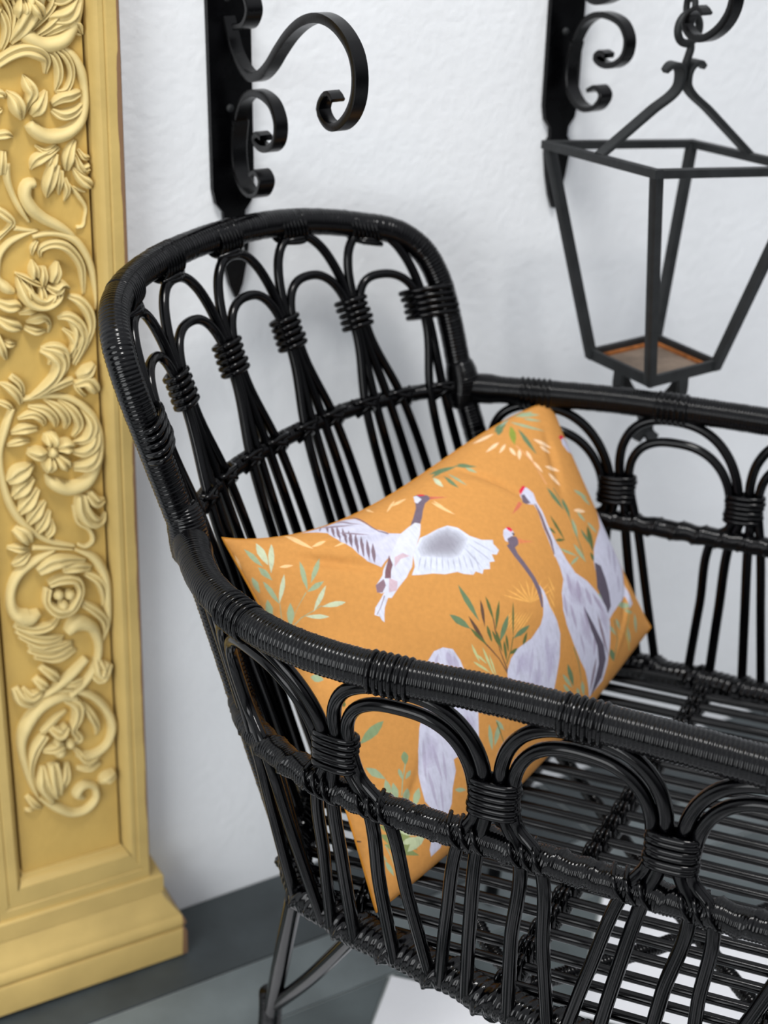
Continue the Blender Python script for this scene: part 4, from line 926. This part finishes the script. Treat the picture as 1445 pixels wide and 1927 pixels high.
# ties of the hoops to the rails: coarse coils round rail and hoop top
def tie(c,path_t,toward,rr,n=7,pitch=.0048,r=.0019,ext=.005):
    m=MB();side_=unit(np.cross(path_t,toward))
    for i in range(n):
        k_=i-(n-1)/2;f=1-.25*abs(k_)/(n/2)
        loop(m,c+path_t*pitch*k_+toward*ext*f*.5,toward*(rr+ext*f*.5+.0012),side_*(rr+.0010),r,24,6)
    return part('hoop_tie',m)
for i in range(5):
    s=(tcB[i]+tcB[i+1])/2;s+=.02 if i==0 else -.02 if i==4 else 0
    z=float(np.interp(s,[q[0] for q in HUMP[3:14]],[q[1] for q in HUMP[3:14]]));up=unit(Zz+.35*bk);c=SB(s,z);tg=unit(SB(s+.01,float(np.interp(s+.01,[q[0] for q in HUMP[3:14]],[q[1] for q in HUMP[3:14]])))-c)
    tie(c-up*.0008,tg,-up,.0120,7,.0046,.0017,ext=.0060)
    m=MB()
    for kk in (-.0018,.0018): tube(m,cr_spline([c-up*.019+tg*(-.018)+nb*(.003),c-up*(.0195+kk)+nb*(.0115)+tg*0,c-up*.018+tg*.018+nb*(.003)],n=14),.0026,8)
    part('tie_knot',m)
for surf,tc_ in ((SN,tcN),(SF,tcF)):
    for i in range(len(tc_)-1):
        s=(tc_[i]+tc_[i+1])/2;
        if s>1.2: continue
        c=surf(s,.7);tie(c,tang(surf,s,.7),-Zz,.0134,6,.0058,.0020,ext=.003)
# X lashings on the back crossbar
for i in range(5):
    for q in (.048,.152):
        s=tcB[i]+q;up=unit(Zz+.35*bk);c=SB(s,.70)+nb*.0115;tg=tang(SB,s,.7)
        m=MB();w_=.017
        tube(m,cr_spline([c-tg*w_-nb*.012+up*.006,c-tg*w_*.8+up*.005,c+up*.006+nb*.002,c+tg*w_*.8+up*.005,c+tg*w_-nb*.012+up*.006],n=18),.0026,7)
        tube(m,cr_spline([c-tg*w_*.7-up*.010-nb*.010,c-tg*.004+nb*.001-up*.002,c+tg*w_*.55+up*.004,c+tg*w_*.9-nb*.008+up*.008],n=18),.0026,7)
        tube(m,cr_spline([c+tg*w_*.7-up*.010-nb*.010,c+tg*.003+nb*.003-up*.002,c-tg*w_*.55+up*.004,c-tg*w_*.9-nb*.008+up*.008],n=18),.0026,7)
        part('cross_lashing',m)
# middle rail lashings at each hoop leg
for tc_ in tcN[1:5]:
    for dt in (-.05,.05):
        c=SN(tc_+dt,.566);tg=tang(SN,tc_+dt,.566);no=unit(np.array([tg[1],-tg[0],0]))
        m=MB()
        for kk in (-.010,.0,.010): 
            tube(m,cr_spline([c+tg*(kk-.006)+Zz*.0105-no*.006,c+tg*(kk-.002)+Zz*.008+no*.0115,c+tg*(kk+.004)-Zz*.004+no*.0135,c+tg*(kk+.009)-Zz*.012+no*.006],n=14),.0019,7)
        part('rail_lashing',m)
for i,s in enumerate(np.linspace(.0,.93,5)):   # decorative smooth coils along the near seat ring
    pass
# seat
ds=np.array([math.cos(math.radians(-19.6)),math.sin(math.radians(-19.6)),0]);dc=np.array([math.cos(math.radians(61)),math.sin(math.radians(61)),0])
def clip_line(p,d):
    ts=[];n_=len(R2)
    for i in range(n_):
        a_,b_=R2[i],R2[(i+1)%n_];e=b_-a_;den=d[0]*e[1]-d[1]*e[0]
        if abs(den)<1e-9: continue
        t=((a_[0]-p[0])*e[1]-(a_[1]-p[1])*e[0])/den;u=((a_[0]-p[0])*d[1]-(a_[1]-p[1])*d[0])/den
        if 0<=u<1: ts.append(t)
    return (min(ts),max(ts)) if len(ts)>=2 else None
p0=np.array([.142,.983,0]);ZS=.404
bars=[(p0,.0),(p0-ds*.155,0),(p0+ds*.20,0),(p0+ds*.35,0)]
slp=[]
for i in range(-3,24):
    p=p0+dc*.0238*i;q=clip_line(p,ds)
    if not q: continue
    a_,b_=p+ds*(q[0]+.004),p+ds*(q[1]-.004)
    if np.linalg.norm(b_-a_)<.08: continue
    mm=(a_+b_)/2;wv=rng.uniform(-.0015,.0015);m=MB();tube(m,cr_spline([a_+Zz*ZS,mm+Zz*(ZS-.002)+dc*wv,b_+Zz*ZS],n=10),.0047*rng.uniform(.94,1.06),10);part('seat_slat',m);slp.append(p)
for bi,(pb,_) in enumerate(bars):
    q=clip_line(pb,dc)
    if not q: continue
    a_,b_=pb+dc*(q[0]-(.008 if bi==0 else 0)),pb+dc*(q[1]-.004);m=MB();wrapped(m,[a_+Zz*.388,(a_+b_)/2+Zz*.3885,b_+Zz*.388],.0088,.0036,.0008,seg=12);part('support_bar',m,M_black)
    for p in slp:
        t=(p-p0)@dc;c=pb+dc*0+ (dc*((p-pb)@np.array([-ds[1],ds[0],0]))/(dc@np.array([-ds[1],ds[0],0])))
        tt=(c-pb)@dc
        if not(q[0]+.01<tt<q[1]-.01): continue
        m=MB();cc=np.array([c[0],c[1],.397])
        for kk,tl in ((-.0035,.25),(.001,.1),(.0055,-.1)):
            loop(m,cc+ds*kk,dc*.0075+ds*tl*.006,Zz*.0165,.0021,18,6)
        part('slat_lashing',m)
# legs: four V legs, each two canes meeting in a foot
def leg(a1,a2,mt_,ft,r=.0088):
    m=MB();tube(m,cr_spline([a1,(a1+mt_)/2+(a1-mt_)*0,mt_,ft],n=24),r,14);tube(m,cr_spline([a2,a2*.5+mt_*.5,mt_+Zz*.012],n=20),r*.86,12)
    P=cr_spline([mt_+Zz*.03+(a1-mt_)*.03,mt_,mt_*.75+ft*.25],n=14);wrapped(m,list(P[::4]),r*1.35,.003,.0006,seg=14)
    tube(m,[ft+Zz*.006,ft],[r*1.15,r*1.0],14);return part('leg',m)
leg(np.array([-.0725,1.040,.39]),np.array([-.014,.992,.39]),np.array([-.1075,1.145,.13]),np.array([-.122,1.175,.0]))
leg(np.array([.50,.775,.39]),np.array([.40,.785,.39]),np.array([.53,.765,.135]),np.array([.545,.755,.0]))
leg(np.array([.17,1.44,.39]),np.array([.25,1.425,.39]),np.array([.155,1.465,.135]),np.array([.148,1.478,.0]))
leg(np.array([.61,1.23,.39]),np.array([.54,1.30,.39]),np.array([.635,1.25,.135]),np.array([.648,1.262,.0]))
for A_,B_ in (((.0837,1.043,.378),(.1301,.9647,.360)),((.130,.975,.345),(.58,1.21,.33)),((.16,1.40,.36),(.42,.83,.30))):
    m=MB();wrapped(m,[np.array(A_,float),(np.array(A_)+np.array(B_))/2-Zz*.012,np.array(B_,float)],.0075,.0036,.0009,seg=10);part('brace',m,M_black)
# ------------------------------------------------------------------ cushion
KC=np.array(CUSH)
def pillow(u,v,H0=.078,side_=1):
    pu=.035*np.sin(np.pi*v)*(1-2*u);pv=np.where(v<.5,.16*np.sin(np.pi*np.clip(u,0,1))**.9*(1-1.15*u),-.05*np.sin(np.pi*u))*(1-2*v)
    uu=u+pu*np.abs(2*u-1)**3;vv=v+pv*np.abs(2*v-1)**3;a_,b_,c_,d_=KC
    P=(1-uu)[...,None]*(1-vv)[...,None]*a_+uu[...,None]*(1-vv)[...,None]*b_+(1-uu)[...,None]*vv[...,None]*c_+uu[...,None]*vv[...,None]*d_
    nr=unit(np.cross((b_+d_-a_-c_),(c_+d_-a_-b_)))
    if nr@np.array([.4,-.9,.6])<0: nr=-nr
    e=(4*u*(1-u)*4*v*(1-v));h=H0*np.clip(e,0,1)**.5*(1-.25*(1-e))
    if side_>0:
        def fold(cx,cy,ang,l,wd,am):
            c,s=math.cos(ang),math.sin(ang);x=(u-cx)*1.5;y=v-cy;p=x*c+y*s;q=-x*s+y*c;return am*np.exp(-(p/l)**2-(q/wd)**2)
        fl=fold(.16,.16,.6,.16,.022,-.006)+fold(.22,.10,.35,.16,.02,.005)+fold(.62,.16,1.0,.13,.018,-.004)+fold(.55,.1,.8,.12,.02,.003)+fold(.85,.2,2.2,.14,.025,-.004)+fold(.9,.8,-.7,.13,.022,-.005)+fold(.86,.86,-.6,.12,.02,.004)+fold(.1,.84,-.8,.14,.022,-.004)+fold(.45,.55,.3,.3,.08,.003)+fold(.3,.4,1.2,.2,.06,-.003)
        h=h+fl*np.clip(e*4,0,1)
    return P+nr*(h*side_)[...,None]
cush=empty('cushion',tuple(KC.mean(0)-Zz*.12),'orange cushion printed with white cranes and bamboo leaves, propped in the black rattan armchair','cushion')
def cushion_face(name,NU,NV,side_,H0,mt,flip):
    u,v=np.meshgrid(np.linspace(0,1,NU),np.linspace(0,1,NV));P=pillow(u.ravel(),v.ravel(),H0,side_)
    Mi=np.array(cush.matrix_world.inverted());P=P+Mi[:3,3]
    i=np.arange(NV-1)[:,None];j=np.arange(NU-1)[None,:];a_=(i*NU+j);F=np.stack([a_,a_+NU,a_+NU+1,a_+1] if flip else [a_,a_+1,a_+NU+1,a_+NU],-1).reshape(-1,4).astype(np.int32)
    me=bpy.data.meshes.new(name);me.vertices.add(len(P));me.vertices.foreach_set('co',P.ravel().astype(np.float32));me.loops.add(F.size);me.loops.foreach_set('vertex_index',F.ravel());me.polygons.add(len(F));me.polygons.foreach_set('loop_start',np.arange(0,F.size,4,dtype=np.int32));me.update(calc_edges=True)
    me.polygons.foreach_set('use_smooth',np.ones(len(F),bool));me.materials.append(mt);return link(bpy.data.objects.new(name,me),cush),u,v
NU,NV=960,640
fc,u,v=cushion_face('front_cover',NU,NV,1,.078,M_print,True)
col=np.empty((NV,NU,3));col[:]=lin(ORANGE)
SS=3
for c3,txt in PRINT:
    P=np.array([float(q) for q in txt.split()]).reshape(-1,2)/1000*[NU-1,NV-1]
    x0,x1=int(max(0,np.floor(P[:,0].min())-1)),int(min(NU-1,np.ceil(P[:,0].max())+1));y0,y1=int(max(0,np.floor(P[:,1].min())-1)),int(min(NV-1,np.ceil(P[:,1].max())+1))
    if x1<=x0 or y1<=y0: continue
    o_=(np.arange(SS)-(SS-1)/2)/SS
    xs=(np.arange(x0,x1+1)[:,None]+o_).ravel();ys=(np.arange(y0,y1+1)[:,None]+o_).ravel();X,Y=np.meshgrid(xs,ys);ins=np.zeros(X.shape,bool)
    for i in range(len(P)):
        (ax_,ay_),(bx_,by_)=P[i],P[(i+1)%len(P)]
        if ay_==by_: continue
        cnd=((ay_>Y)!=(by_>Y))&(X<(bx_-ax_)*(Y-ay_)/(by_-ay_)+ax_);ins^=cnd
    cov=ins.reshape(y1-y0+1,SS,x1-x0+1,SS).mean((1,3))[...,None]
    cov=cov*(c3[3]/100);col[y0:y1+1,x0:x1+1]=col[y0:y1+1,x0:x1+1]*(1-cov)+lin(c3[:3])*cov
rows=rng.normal(0,1,(40,260));yy=np.linspace(0,39,NV);xx=np.linspace(0,259,NU);y0=np.clip(yy.astype(int),0,38);x0=np.clip(xx.astype(int),0,258);fy=(yy-y0)[:,None];fx=(xx-x0)[None,:]
wash=(rows[y0][:,x0]*(1-fx)+rows[y0][:,x0+1]*fx)*(1-fy)+(rows[y0+1][:,x0]*(1-fx)+rows[y0+1][:,x0+1]*fx)*fy   # watercolour streaks in the printed figures
fig=(np.abs(col-lin(ORANGE)).sum(2)>.02)[...,None];col=np.where(fig,col*(1-.07*np.clip(np.abs(wash)[...,None],0,2.2)),col)
at_=fc.data.attributes.new('print','FLOAT_COLOR','POINT');at_.data.foreach_set('color',np.concatenate([col.reshape(-1,3),np.ones((NU*NV,1))],1).astype(np.float32).ravel())
cushion_face('back_cover',70,50,-1,.045,M_backcloth,False)
m=MB();e=np.linspace(0,1,60,endpoint=False);z0=np.zeros_like(e);o1=np.ones_like(e)
P=np.vstack([pillow(e,z0),pillow(o1,e),pillow(1-e,o1),pillow(z0,1-e)]);tube(m,P,.0011,6,closed=True);build('seam',m,M_seam,cush)
